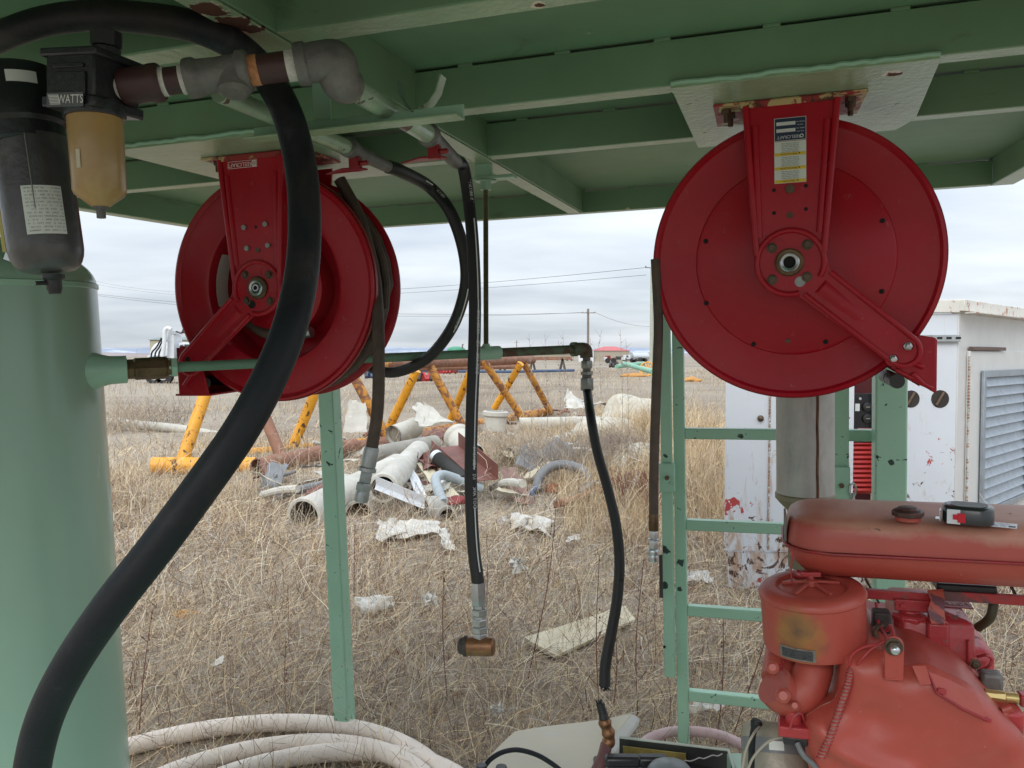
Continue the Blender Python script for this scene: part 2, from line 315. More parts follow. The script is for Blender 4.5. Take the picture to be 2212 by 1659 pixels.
def text(mb,s,size,M,ext=0,ax='CENTER'):
    key=(s,size,ext,ax)
    if key not in _tx:
        cu=bpy.data.curves.new('t','FONT'); cu.body=s; cu.size=size; cu.align_x=ax; cu.align_y='CENTER'; cu.extrude=ext; cu.resolution_u=2
        ob=bpy.data.objects.new('t',cu); C.objects.link(ob); dg=bpy.context.evaluated_depsgraph_get(); dg.update()
        me=bpy.data.meshes.new_from_object(ob.evaluated_get(dg))
        _tx[key]=([v.co.copy() for v in me.vertices],[tuple(p.vertices) for p in me.polygons])
        bpy.data.objects.remove(ob); bpy.data.curves.remove(cu); bpy.data.meshes.remove(me)
    v,f=_tx[key]; mb.add(v,f,M)
def bolt(mb,c,d,r,h,n=6):
    d=Vector(d).normalized(); c=Vector(c); mb.cyl(c,c+d*h*.25,r*1.25,16); mb.cyl(c+d*h*.25,c+d*h,r,n)
# ================================================================ the setting
def terr(x,y):
    x=np.asarray(x,float); y=np.asarray(y,float)
    z=.035*np.sin(x*1.3+.5*y)+.03*np.sin(y*1.7-x*.6+1)+.018*np.sin(3.1*x+2.3*y)
    z=z*np.clip((y-3.6)/2,0,1)*np.clip(1.3-y/60,0,1)
    z+=.25*np.exp(-((x-1.7)/1.9)**2-((y-11.0)/1.9)**2)+.05*np.exp(-((x+.7)/1.2)**2-((y-8.8)/1.1)**2)
    return z
def build_ground():
    xs=np.concatenate([-np.geomspace(4000,8,26),np.linspace(-7.5,7.5,76),np.geomspace(8,4000,26)])
    ys=np.concatenate([[-60,-20,-8,-3,0],np.linspace(1,24,116),np.geomspace(25,6000,40)])
    X,Y=np.meshgrid(xs,ys); Z=terr(X,Y); n=len(xs)
    vs=np.stack([X,Y,Z],-1).reshape(-1,3)
    fs=[(i*n+j,i*n+j+1,(i+1)*n+j+1,(i+1)*n+j) for i in range(len(ys)-1) for j in range(n-1)]
    me=bpy.data.meshes.new('ground'); me.from_pydata(vs.tolist(),[],fs); me.shade_smooth()
    m=mat('dry_soil_and_litter',(.15,.115,.085),.9,var=.25,vscale=1.2,bump=1,bscale=30,layers=[((.36,.29,.20),.25,.45,.6,{'k':.5}),((.14,.11,.085),9,.5,.64,{'k':.8}),((.48,.39,.27),60,.54,.6,{'k':.9,'stretch':(1,.35,1)}),((.04,.03,.02),45,.56,.62,{'k':.8,'off':7,'stretch':(.5,1,1)}),((.38,.33,.26),.06,.4,.6,{'k':.7,'off':3})])
    me.materials.append(m); o=bpy.data.objects.new('ground',me); C.objects.link(o); o['kind']='structure'; o['label']='dry weedy ground of the yard reaching to the horizon'
build_ground()
def PG(x,y,h=.03):
    p=G(x,y,0)
    for _ in range(6): p=G(x,y,float(terr(p.x,p.y))+h)
    return p
def hill(name,d,prof,m,label,depth=300):
    mb=MB(); front=[];back=[]
    rings=[]
    for x,y in prof:
        top=P(x,y,d); b0=Vector((top.x*.93,d*.93,-2)); 
        rings.append([b0,Vector((top.x*.97,d*.97,top.z*.6)),top,Vector((top.x,d+depth,top.z*.9)),Vector((top.x,d+depth*1.5,-2))])
    mb.loft(rings,caps=True); o=mb.build(name,m); tag(o,label,None,None,'structure')
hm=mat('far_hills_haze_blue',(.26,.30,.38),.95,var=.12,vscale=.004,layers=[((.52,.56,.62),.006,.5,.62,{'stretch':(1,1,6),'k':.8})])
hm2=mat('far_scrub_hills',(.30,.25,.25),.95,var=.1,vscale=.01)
random.seed(3)
xs=[-900+40*i for i in range(110)]
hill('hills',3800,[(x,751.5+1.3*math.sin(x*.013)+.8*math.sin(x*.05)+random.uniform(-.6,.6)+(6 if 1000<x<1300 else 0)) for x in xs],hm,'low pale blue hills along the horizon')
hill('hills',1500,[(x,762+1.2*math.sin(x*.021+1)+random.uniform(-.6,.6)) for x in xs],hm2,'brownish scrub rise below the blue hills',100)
# ================================================================ canopy frame
C0=.49; CH=.10; TD=.59
WA=-.76
can=thing('canopy_frame','green painted steel canopy of channels and deck plate overhead, carried by green posts','canopy frame',FM@Vector((-1.66,2.9,-1.62)))
def Fp(n,mb,m,par,**k): return mb.build(n,m,par,**k)
mb=MB(FM); mb.box((-.8,1.7,TD+.004),(3.6,4.1,.008)); Fp('deck',mb,canopy_g,can)
TH=.006
def channel_a(name,B,a0,a1,fl=.055,par=can,h=CH,m=None):
    mb=MB(FM)
    mb.box(((a0+a1)/2,B+TH/2,(C0+TD-.007)/2),(a1-a0,TH,TD-.007-C0)); mb.k=1
    mb.box(((a0+a1)/2,B+fl/2+TH,C0+TH/2-.0005),(a1-a0,fl,TH)); mb.k=0
    mb.box(((a0+a1)/2,B+fl/2+TH,TD-.012),(a1-a0,fl,.004))
    for i in range(int((a1-a0)/.23)):
        mb.box((a0+.12+.23*i+random.uniform(-.03,.03),B+TH/2,TD-.0035),(.035,TH*1.3,.0075))
    return mb.build(name,[canopy_g,flange_g],par,bevel=.0015)
def channel_b(name,A,b0,b1,out,par=can,fl=.055,drop=0):
    mb=MB(FM)
    mb.box((A-out*TH/2,(b0+b1)/2,(C0+TD)/2-drop/2),(TH,b1-b0,TD-C0+drop)); mb.k=1
    mb.box((A+out*fl/2+ (0 if out>0 else -TH),(b0+b1)/2,C0+TH/2-drop-.0006),(fl,b1-b0,TH)); mb.k=0
    return mb.build(name,[canopy_g,flange_g],par,bevel=.0015)
for B,fl in ((.72,.06),(1.2,.062),(1.77,.055),(2.29,.05)):
    channel_a('joist',B,-2.484,WA-.062,fl); channel_a('joist',B,WA+.001,.893,fl)
channel_a('edge_channel',3.65,-2.484,.893,.05)
channel_b('centre_beam',WA,-.3,3.647,-1)
channel_b('side_channel',-2.49,-.3,3.7,-1)
channel_b('side_channel',.9,-.3,3.7,1,fl=.08)
def plate(poly,name='mounting_plate'):
    mb=MB(FM); mb.prism(poly,C0-.0085,C0-.0015); return mb.build(name,flange_g,can,bevel=.001)
plate([(-.17,1.765),(-.157,2.40),(.357,2.40),(.385,2.28),(.345,1.80),(.34,1.765)])
plate([(-1.635,1.765),(-1.63,2.40),(-1.11,2.40),(-1.10,1.765)])
# weld beads along the plates
for a0,a1 in ((-.17,.34),(-1.63,-1.1)):
    mb=MB(FM); pts=[(a0+(a1-a0)*i/26,1.764+random.uniform(-.002,.001),C0+random.uniform(-.001,.003)) for i in range(27)]; mb.tube(pts,.005,8); mb.build('weld_bead',chipg,can)
def post(A,B,s,top,mname,sw=None,base=None):
    mb=MB(FM); sw=sw or s
    z0=(FM@Vector((A,B,0))).z; c0=-z0-.0 if base is None else base
    mb.box((A,B,(c0+top)/2),(s,sw,top-c0)); return mb.build('post',mname,can,bevel=.006)
post(-1.662,2.9,.068,TD,chipg)
mb=MB(FM); mb.prism([(-1.628,-1.735),(-1.575,-1.735),(-1.628,-1.60)],-2.905,-2.893,Matrix(((1,0,0,0),(0,0,-1,0),(0,1,0,0),(0,0,0,1)))); mb.build('gusset',chipg,can)
q=FB(1921,900,2.95); post(q.x,2.95,.098,FB(1921,560,2.95).z,chipg)
q=FB(1439,900,3.0); cz=FB(1445,1460,3.0).z
ct=FB(1439,600,3.0).z; mb=MB(FM); mb.box((q.x,3.0,(cz+ct)/2),(.040,.03,ct-cz)); mb.build('post_channel',chipg,can,bevel=.003)
q2=FB(1816,900,3.0); mb=MB(FM); mb.box((q2.x,3.0,(-1.1+ct)/2),(.052,.03,ct+1.1)); mb.build('post_channel',chipg,can,bevel=.003)
for x,y0,y1,wd in ((1440,1001,1063,.055),(1817,1008,1090,.058)):
    a=FB(x,y0,2.97); b=FB(x,y1,2.97); mb=MB(FM); mb.box((a.x,2.985,(a.z+b.z)/2),(wd,.045,a.z-b.z)); s_=mb.build('sleeve',chipg,can,bevel=.003)
    c=FB(x+1,(y0+y1)/2,2.96); mb=MB(FM); mb.cyl((c.x,2.962,c.z),(c.x,2.952,c.z),.008,14); mb.build('bolt',boltm,s_)
c=FB(1435,1398,2.98); mb=MB(FM); mb.cyl((c.x,2.986,c.z),(c.x,2.98,c.z),.005,12); mb.build('bolt_hole',hole,can)
# rack / ladder
q=FB(1467,900,3.05)
lad=thing('rack_ladder','chipped green steel ladder rack standing left of the galvanised duct','ladder',FM@Vector((q.x,3.05,-1.6)))
A0=q.x; A1=FB(1940,1100,3.05).x
mb=MB(FM); mb.box((A0,3.05,(-1.65+ct)/2),(.042,.04,ct+1.65)); mb.build('stile',chipg,lad,bevel=.004)
mb=MB(FM); mb.box((A1,3.05,-.95),(.042,.04,1.4)); mb.build('stile',chipg,lad,bevel=.004)
for y in (936,1133,1318,1501):
    z=FB(1500,y,3.05).z; mb=MB(FM); mb.box(((A0+A1)/2,3.05,z),(A1-A0-.042,.036,.040)); mb.build('rung',chipg,lad,bevel=.004)
# ================================================================ hose reels
RX=Matrix(((1,0,0,0),(0,0,-1,0),(0,1,0,0),(0,0,0,1)))   # local x right, y up, z towards the viewer -> F axes
def reel(left):
    k=.000509*1.93*.4186
    A,Cc=(FB(557.5,622,1.93).x,FB(557.5,622,1.93).z) if left else (FB(1705,567,1.93).x,FB(1705,567,1.93).z)
    H=FM@T(A,1.93,Cc)@RX
    lab=('red hose reel behind the thick black hose, its front disc open round the hub' if left else 'right hand red hose reel facing the camera squarely, with a caution label')
    r=thing('hose_reel',lab,'hose reel',H@Vector((0,C0-Cc,0)),'red hose reels hung from the canopy')
    sx=-1 if left else 1
    def c(x,y): return ((x-750)*k,-(y-915)*k)
    ox,oy=(.012,.011) if not left else (.0,.004)
    # spool: front disc, back disc, drum
    mb=MB(H@T(ox,oy,0)); Rr=.321
    if left:
        mb.ring([(Rr-.006,-.055),(Rr,-.058),(Rr,-.066),(Rr-.004,-.070),(Rr-.012,-.069),(Rr-.018,-.064),(.225,-.066),(.214,-.070),(.209,-.080),(.207,-.170),(.140,-.172),(.135,-.174),(.208,-.176),(.212,-.176),(.214,-.085),(.222,-.074),(Rr-.018,-.068)],n=96)
        d=mb.build('front_disc',red,r,smooth=40)
        mb=MB(H@T(ox,oy,0)); mb.lathe([(.139,-.171),(.139,-.10),(.132,-.095),(.05,-.09),(.05,-.03)],n=48); mb.build('hub_drum',red,r)
    else:
        mb.lathe([(.0,-.066),(.214,-.066),(.219,-.0685),(.222,-.074),(.29,-.076),(Rr-.014,-.073),(Rr-.008,-.066),(Rr,-.068),(Rr+.002,-.075),(Rr,-.082),(Rr-.01,-.084),(0,-.086)],n=128)
        d=mb.build('front_disc',red,r,smooth=28)
    mb=MB(H@T(ox,oy,0)); mb.ring([(Rr-.007,-.070 if left else -.077),(Rr+.003,-.067 if left else -.072),(Rr+.004,-.078),(Rr-.003,-.083)],n=128); mb.build('rim',redrim,r)
    mb=MB(H@T(ox,oy,0)); mb.lathe([(0,-.22),(.29,-.22),(Rr-.01,-.222),(Rr,-.226),(Rr,-.232),(Rr-.01,-.236),(0,-.236)],n=96); mb.build('back_disc',red,r)
    mb=MB(H@T(ox,oy,0)); mb.lathe([(.212,-.086),(.212,-.22)],n=64,capa=False,capb=False); mb.build('drum',red,r)
    # wound hose
    pts=[]; ph=0
    for layer,(rad,turns,z0,z1) in enumerate(((.232,4,-.10,-.20),(.257,4,-.20,-.105),(.281,4,-.105,-.20),(.300,2,-.20,-.16))):
        nn=int(turns*28)
        for i in range(nn): t=i/nn; a=ph+2*math.pi*turns*t; pts.append(Vector((rad*math.cos(a)+ox,rad*math.sin(a)+oy,z0+(z1-z0)*t)))
        ph+=2*math.pi*turns
    mb=MB(H); mb.tube(pts,.0128,10,sp=False); mb.build('wound_hose',hosebrn,r)
    # dark rivets on the front disc
    if not left:
        for x,y in ((297,760),(297,1118),(560,1363),(747,1348),(948,1358),(1237,1087),(1238,703)):
            px_,py_=c(x,y); mb=MB(H); mb.lathe([(.0058,-.067),(.0055,-.0645),(.003,-.0635)],T(px_,py_,0),12); mb.build('rivet',hole if y!=1348 else boltm,d)
    else:
        for a in (-15,15): mb=MB(H); mb.cyl((.262*math.cos(R(a)),.262*math.sin(R(a)),-.068),(.262*math.cos(R(a)),.262*math.sin(R(a)),-.0665),.005,12)
        mb=MB(H@T(ox,oy,0)); pr=[]
        for i in range(13):
            a=R(150+i*3.6); pr.append((a,))
        rg=[[Vector((rr*math.cos(a[0]),rr*math.sin(a[0]),-.0665+z)) for rr,z in ((.218,-.0115),(.2165,-.0105))] for a in pr]
        vs=[];fs=[]
        for a in pr:
            for rr,z in ((.2065,-.095),(.2065,-.150)): vs.append((rr*math.cos(a[0]),rr*math.sin(a[0]),z))
        for i in range(12): fs.append((2*i,2*i+2,2*i+3,2*i+1))
        mb.add(vs,fs); mb.build('sticker',white_lab,d)
        # inlet fitting seen through the open disc
        mb=MB(H); mb.tube([(.02,-.13,-.10),(-.05,-.125,-.10),(-.12,-.09,-.12)],.016,12); mb.build('inlet_hose',hosebrn,r)
        mb=MB(H); mb.cyl((.015,-.13,-.10),(.062,-.13,-.10),.020,8); mb.cyl((.062,-.13,-.10),(.10,-.125,-.10),.016,16); mb.build('inlet_fitting',zinc,r)
    # bracket
    top=[c(505,20),c(1015,20)]; Wd=185*k; ex,ey=(1320*1,1405) ; 
    e=Vector(c(1322,1408)); u=e.normalized(); nrm=Vector((-u.y,u.x)); hw=.039
    pl=[]; 
    yt=C0-Cc-.022
    tl=(c(512,0)[0],yt); tr=(c(1008,0)[0],yt)
    # trapezoid + hub circle + arm, three prisms butted into one pressed sheet
    def circ(cx,cy,rad,a0,a1,n=24): return [(cx+rad*math.cos(R(a0+(a1-a0)*i/n)),cy+rad*math.sin(R(a0+(a1-a0)*i/n))) for i in range(n+1)]
    outline=[tl]+[c(566,880)]+circ(.002,0,Wd*1.0,175,277,20)
    arm_a=math.degrees(math.atan2(u.y,u.x))
    p1=Vector((.002,0))-nrm*hw+u*.055; outline+= [tuple(p1+(-nrm)*.008),tuple(e-nrm*hw*.94)]
    outline+=circ(e.x,e.y,hw*.94,arm_a-90,arm_a+90,14)[1:]
    outline+=[tuple(Vector((.002,0))+nrm*(hw+.004)+u*.075),c(938,880),tr]
    S=Matrix.Diagonal((sx,1,1,1))
    mb=MB(H@S); mb.prism(outline,-.004,0); br=mb.build('bracket',red,r,bevel=.002)
    # raised edge beads
    mb=MB(H@S)
    mb.tube([(tl[0]+.006,yt,.001),(c(566,870)[0]+.006,c(566,870)[1],.001)],.0075,10,sp=False)
    mb.tube([(tr[0]-.006,yt,.001),(c(936,870)[0]-.004,c(936,870)[1],.001)],.0075,10,sp=False)
    ring_=circ(.002,0,Wd*.94,-28,285,40)
    mb.tube([(x,y,.001) for x,y in ring_],.0065,10,sp=False)
    q1=Vector((.002,0))-nrm*hw*.9+u*.07; q2=e-nrm*hw*.85
    q3=Vector((.002,0))+nrm*hw*.92+u*.08; q4=e+nrm*hw*.85
    mb.tube([(q1.x,q1.y,.0005),(q2.x,q2.y,.0005)]+[(x,y,.0005) for x,y in circ(e.x,e.y,hw*.85,arm_a-85,arm_a+85,10)]+[(q4.x,q4.y,.0005),(q3.x,q3.y,.0005)],.006,10,sp=False)
    # ribs
    for (xa,ya,xb,yb) in ((575,170,594,775),(945,165,905,760)):
        mb.tube([(c(xa,ya)[0],c(xa,ya)[1],-.001),(c(xb,yb)[0],c(xb,yb)[1],-.001)],.008,10,sp=False)
    g1=Vector((.002,0))+u*.105; g2=Vector((.002,0))+u*.19
    mb.build('raised_edge',red,br,smooth=50)
    mb=MB(H@S); aa=math.atan2(u.y,u.x); MM=T(0,0,0)@Matrix.Rotation(aa,4,'Z')
    mb.loft([[MM@Vector(p) for p in ring] for ring in (
        [(.085,-.018,0),(.085,.018,0),(.19,.012,0),(.21,0,0),(.19,-.012,0)],
        [(.091,-.012,.005),(.091,.012,.005),(.186,.006,.002),(.196,0,.0015),(.186,-.006,.002)])]); mb.build('stiffening_rib',red,br)
    # side returns folded back
    mb=MB(H@S)
    mb.add([(tl[0],yt,0),(tl[0],yt,-.05),(c(566,880)[0],c(566,880)[1],-.05),(c(566,880)[0],c(566,880)[1],0)],[(0,1,2,3)])
    mb.add([(tr[0],yt,0),(tr[0],yt,-.05),(c(938,880)[0],c(938,880)[1],-.05),(c(938,880)[0],c(938,880)[1],0)],[(0,1,2,3)])
    mb.build('side_return',red,br)
    # base flange under the mounting plate, with a rear arm
    mb=MB(H@S); yb=C0-Cc-.0095
    mb.box((0,yb-.003,-.10),(.325,.006,.20)); mb.box((0,yb-.010,.0),(.205,.013,.008)); mb.build('base_flange',mat('rust_edged_red_paint',(.33,.03,.03),.5,var=.2,bump=.5,layers=[((.55,.42,.2),14,.53,.57,{}),(RUST,18,.55,.6,{'r':.8})]),r,bevel=.001)
    mb=MB(H@S); mb.prism([(-.10,yb-.006),(-.055,-.06),(.055,-.06),(.10,yb-.006)],-.265,-.258); mb.build('rear_bracket',red,r)
    for bx,bz in ((-.135,-.03),(-.127,-.075),(.13,-.03),(.135,-.08)):
        mb=MB(H@S); mb.cyl((bx,yb-.006,bz),(bx,yb-.018,bz),.0115,6); mb.cyl((bx,yb-.018,bz),(bx,yb-.036,bz),.0062,12); mb.build('bolt',boltm,r,bevel=.0008)
    # hub
    mb=MB(H); mb.lathe([(.031,-.01),(.031,.006),(.028,.009),(.022,.009),(.022,.004)],n=40,capb=False); mb.build('bearing_collar',dustybrass,r)
    mb=MB(H); mb.ring([(.0215,-.01),(.0215,.012),(.019,.014),(.0135,.012),(.0125,-.01)],n=40); hb=mb.build('shaft_end',zinc,r)
    mb=MB(H); mb.cyl((0,0,-.005),(0,0,.004 if not left else .008),.0128 if not left else .0128,24); mb.build('bore',hole,hb)
    if left:
        mb=MB(H); mb.ring([(.010,.008),(.010,.013),(.006,.013),(.006,.008)],n=24); mb.build('inner_ring',zinc,hb)
    for x,y in ((660,832),(843,824),(660,1005),(840,997)):
        bx,by=c(x,y); mb=MB(H@S)
        mb.lathe([(.0118,-.001),(.0118,.001),(.010,.0015)],T(bx,by,0),20); mb.cyl((bx,by,0),(bx,by,.0075),.0085,6); mb.build('bolt',boltm,br,bevel=.0008)
    for x,y,m_ in ((698,810,red),(868,858,red),(636,970,red),(805,1022,boltz if not left else hole)):
        bx,by=c(x,y); mb=MB(H@S); mb.ring([(.0112,-.001),(.0115,.0012),(.0100,.0012),(.0098,-.001)],T(bx,by,0),24)
        if m_ is not red: mb.cyl((bx,by,-.001),(bx,by,.0006),.0098,24)
        mb.build('slot_hole',m_,br)
    if not left: pats=((755,520,'b'),(672,520,'h'),(836,508,'h'),(672,643,'h'),(836,632,'h'),(753,660,'m'))
    else: pats=((672,512,'z'),(836,500,'z'),(757,513,'h'),(686,650,'z'),(848,640,'z'),(765,665,'m'))
    for x,y,t in pats:
        bx,by=c(x,y); mb=MB(H)
        if t=='b': mb.cyl((bx,by,0),(bx,by,.006),.0105,6)
        elif t=='z': mb.cyl((bx,by,0),(bx,by,.007),.0075,6)
        elif t=='m': mb.cyl((bx,by,-.001),(bx,by,.0022),.007,16)
        else: mb.cyl((bx,by,-.001),(bx,by,.0006),.0043,16)
        mb.build({'b':'bolt','z':'bolt','m':'bolt'}.get(t,'bolt_hole'),{'b':boltm,'z':boltz,'m':boltm}.get(t,hole),br)
    for x,y in ((1343,1385),(1270,1452)):
        bx,by=c(x,y); mb=MB(H@S); mb.ring([(.0145,0),(.0155,.002),(.0115,.0022),(.0105,0)],T(bx,by,0),24)
        mb.build('bolt_seat',red,br)
        mb=MB(H@S)
        if not left: mb.lathe([(.0095,0),(.0095,.003),(.007,.004),(.0065,.010),(.005,.011)],T(bx,by,0),6)
        else: mb.cyl((bx,by,-.001),(bx,by,.001),.0085,16)
        mb.build('end_bolt',zinc if not left else hole,br)
    # hose guide at the end of the arm
    mb=MB(H@S); ex,ey=e.x,e.y
    gpoly=[c(1395,1325),c(1484,1345),c(1484,1640),c(1270,1500),c(1300,1440),c(1390,1440)] if not left else [c(1395,1330),c(1520,1270),c(1505,1700),c(1290,1530)]
    if not left:
        mb.prism(gpoly,-.022,-.016)
        mb.prism([(p[0],p[1]) for p in gpoly],-.20,-.194)
        mb.box(((c(1484,0)[0]+.001),(c(0,1345)[1]+c(0,1640)[1])/2,-.11),(.005,.115,.18))
        mb.tube([(c(1290,1500)[0],c(1290,1500)[1]-.004,-.014),(c(1470,1625)[0],c(1470,1625)[1]+.004,-.014)],.005,8)
        mb.tube([(c(1380,1480)[0],c(1380,1480)[1],-.012),(c(1425,1500)[0],c(1425,1500)[1],-.012)],.006,8)
        mb.tube([(c(1370,1530)[0],c(1370,1530)[1],-.012),(c(1425,1590)[0],c(1425,1590)[1],-.012)],.006,8)
        gd=mb.build('hose_guide',red,r,bevel=.0015)
        for z in (-.06,-.15): mb=MB(H@S); mb.cyl((c(1300,1575)[0],c(1300,1575)[1],z-.04),(c(1300,1575)[0],c(1300,1575)[1],z+.04),.016,20); mb.build('guide_roller',blackpl,gd)
    else:
        P0,P1=c(1400,1350),c(1520,1330); 
        x0,x1=.228,.300; y0,y1=-.30,-.160
        mb.prism([(x0,y1),(x1-.01,y1+.006),(x1,y0),(x0-.03,y0)],-.03,-.024)
        mb.box(((x0+x1)/2-.01,y0+.003,-.11),(x1-x0+.05,.006,.17)); mb.box((x1-.001,(y0+y1)/2,-.11),(.006,y1-y0,.17))
        mb.prism([(x0,y1),(x1-.01,y1+.006),(x1,y0),(x0-.03,y0)],-.20,-.194)
        mb.tube([(x0,y0+.09,-.022),(x1-.02,y0+.03,-.022)],.007,8); mb.tube([(x0+.03,y0+.12,-.022),(x1-.03,y0+.10,-.022)],.006,8)
        gd=mb.build('hose_guide',red,r,bevel=.0015)
        
        for z in (-.06,-.15): mb=MB(H@S); mb.cyl((x0,y0+.035,z),(x1-.01,y0+.035,z),.014,20); mb.build('guide_roller',blackpl,gd)
    # decals
    if left:
        mb=MB(H); w0,w1=c(520,0)[0]+.012,c(690,0)[0]+.015
        cx=-.028; cy=yt-.016
        mb.box((cx,cy,.0012),(.092,.019,.0004)); dl=mb.build('maker_decal',inkw,br)
        mb=MB(H); mb.box((cx+0,cy,.0015),(.0895,.0165,.0004)); mb.build('decal_ground',red,dl)
        mb=MB(H); text(mb,'REELCRAFT',.0152,Matrix.Translation((cx-.008,cy,.0021))@Matrix.Rotation(math.pi,4,'Z')); mb.box((cx+.0375,cy,.0019),(.0125,.0155,.0003)); mb.build('decal_lettering',inkw,dl)
        mb=MB(H); mb.ring([(.0045,0),(.0045,.0003),(.0028,.0003),(.0028,0)],T(cx+.0375,cy,.0022),20); mb.build('decal_emblem',red,dl)
    else:
        x0,y0=c(675,140); x1,y1=c(838,262)
        mb=MB(H); mb.box(((x0+x1)/2,(y0+y1)/2,.0012),(x1-x0,y0-y1,.0004)); dl=mb.build('rating_label',white_lab,br)
        mb=MB(H); mb.box(((x0+x1)/2,(y0+y1)/2,.0015),(x1-x0-.0022,y0-y1-.0022,.0004)); mb.build('label_ground',blue_lab,dl)
        cx=(x0+x1)/2; Rz=Matrix.Rotation(math.pi,4,'Z')
        mb=MB(H); text(mb,'REELCRAFT',.0098,T(cx-.003,y1+.0085,.0019)@Rz)
        mb.box((cx-.009,y0-.0125,.0018),(.040,.0075,.0002)); mb.box((cx-.009,y0-.0275,.0018),(.040,.0075,.0002))
        for i,s_ in enumerate(('MODEL NO.','SERIAL NO.')): text(mb,s_,.0036,T(cx+.021,y0-.0105-.014*i,.0019)@Rz)
        text(mb,'MAX PSI',.0032,T(cx+.021,y0-.017,.0019)@Rz); text(mb,'MAX TEMP',.0032,T(cx+.021,y0-.031,.0019)@Rz)
        mb.ring([(.0042,0),(.0042,.0003),(.0024,.0003),(.0024,0)],T(x1-.0095,y1+.0085,.0018),18)
        mb.build('label_lettering',inkw,dl)
        x0,y0=c(675,265); x1,y1=c(838,487); cx=(x0+x1)/2
        mb=MB(H); mb.box((cx,(y0+y1)/2,.0012),(x1-x0,y0-y1,.0004)); dl=mb.build('caution_label',white_lab,br)
        hgt=y0-y1; ys=[y0-hgt*f for f in (.305,.645,.955)]
        for yy in ys: mb=MB(H); mb.box((cx,yy,.0015),(x1-x0-.0015,.0068,.0003)); mb.build('caution_band',yellow_lab,dl)
        mb=MB(H)
        for yy,s_ in zip(ys,('PR\u00c9CAUTION','PRECAUCI\u00d3N','CAUTION')):
            text(mb,s_,.0058,T(cx-.003,yy,.0019)@Rz)
            mb.prism([(-.0022,-.0018),(.0022,-.0018),(0,.002)],0,.0002,T(cx+(.019 if s_!='CAUTION' else .016),yy,.0018)@Rz)
        rows=['A FLEXIBLE CONNECTION','MUST BE USED BETWEEN','THE REEL INLET AND THE','SOURCE OF SUPPLY. READ','SAFETY INSTRUCTIONS']
        for q,(ya,nr) in enumerate(((y0-.0045,6),(ys[0]-.0068,6),(ys[1]-.0068,6))):
            for j in range(nr):
                yy=ya-j*.0037
                text(mb,rows[(j+q)%5],.0032,T(cx,yy,.0016)@Rz)
        mb.build('label_print',ink,dl)
    return r,H
rl,HL=reel(True); rr_,HR=reel(False)
# hanging ends of the reel hoses (parts of their reels)
def hosepart(par,name,pts,rad,m,fit=None,**k):
    mb=MB(); mb.tube(pts,rad,14,**k); return mb.build(name,m,par)
def fitting(par,name,p,d,segs,m,n6=True):
    """segs: (length, radius, sides) one after another along d"""
    mb=MB(); p=Vector(p); d=Vector(d).normalized()
    for l,r_,n in segs:
        q_=p+d*l
        mb.lathe([(r_*.93,0),(r_,l*.12),(r_,l*.88),(r_*.93,l)],Mdir(p,d),n); p=q_
    o=mb.build(name,m,par); return p
rh=[P(x,y,d) for x,y,d in ((734,388,2.28),(776,470,2.27),(805,575,2.25),(815,660,2.21),(818,760,2.17),(816,880,2.16),(803,970,2.155))]
hh=hosepart(rl,'hanging_hose',rh,.0168,hosebrn)
d_=(rh[-1]-rh[-2]).normalized()
pe=fitting(rl,'hose_coupling',rh[-1]-d_*.005,d_+Vector((-.06,0,0)),[(.055,.0205,24),(.012,.024,24),(.03,.0165,6),(.022,.0215,6),(.03,.019,24)],galv)
ax=HR@Vector((-.30,-.02,-.15)); 
rh=[P(x,y,d) for x,y,d in ((1416,560,1.98),(1422,700,1.98),(1417,860,1.98),(1413,1000,1.98),(1412,1110,1.98))]
hosepart(rr_,'hanging_hose',rh,.0118,hosebrn)
d_=(rh[-1]-rh[-2]).normalized()
fitting(rr_,'hose_coupling',rh[-1],d_,[(.042,.0125,20)],dustybrass)
fitting(rr_,'hose_fitting',rh[-1]+d_*.042,d_,[(.02,.0105,6),(.004,.0135,20),(.022,.012,6),(.014,.0145,20),(.016,.0125,20)],zinc)
mb=MB(FM); a=toF(P(1424,1195,2.9)); mb.box((a.x,2.94,a.z-.1),(.012,.012,.16)); mb.build('latch_bar',darksteel,can)
# ================================================================ air tank
TA,TB,TR=-1.897,1.54,.300
tk=thing('air_tank','tall green painted air receiver tank filling the left edge of the picture','tank',FM@Vector((TA,TB,-1.56)))
mb=MB(FM@T(TA,TB,0)); pr=[(TR,-1.5)]+[(TR,.125+.0)]+[(TR*math.cos(R(a)),.128+.13*math.sin(R(a))) for a in range(6,90,7)]+[(.02,.2585)]
mb.lathe(pr,n=96); shell=mb.build('shell',mat('tank_green_paint',(.30,.45,.35),.27,var=.04,vscale=2,bump=.08,bscale=12,coat=.2,layers=[((.30,.40,.44),5,.70,.78,{'stretch':(3,3,.7),'k':.7,'r':.5}),((.06,.04,.03),14,.765,.77,{'stretch':(1.5,1.5,.6),'r':.8})]),tk,smooth=30)
mb=MB(FM@T(TA,TB,0)); mb.ring([(TR-.002,.118),(TR+.0035,.122),(TR+.0035,.132),(TR-.002,.136)],n=96); mb.build('weld_seam',green,shell)
mb=MB(FM@T(TA,TB,0)); mb.lathe([(.27,-1.56),(.27,-1.5),(.3,-1.42)],n=48); mb.build('skirt',green,tk)
rs=[P(12,1005,1.72),P(30,985,1.72)]
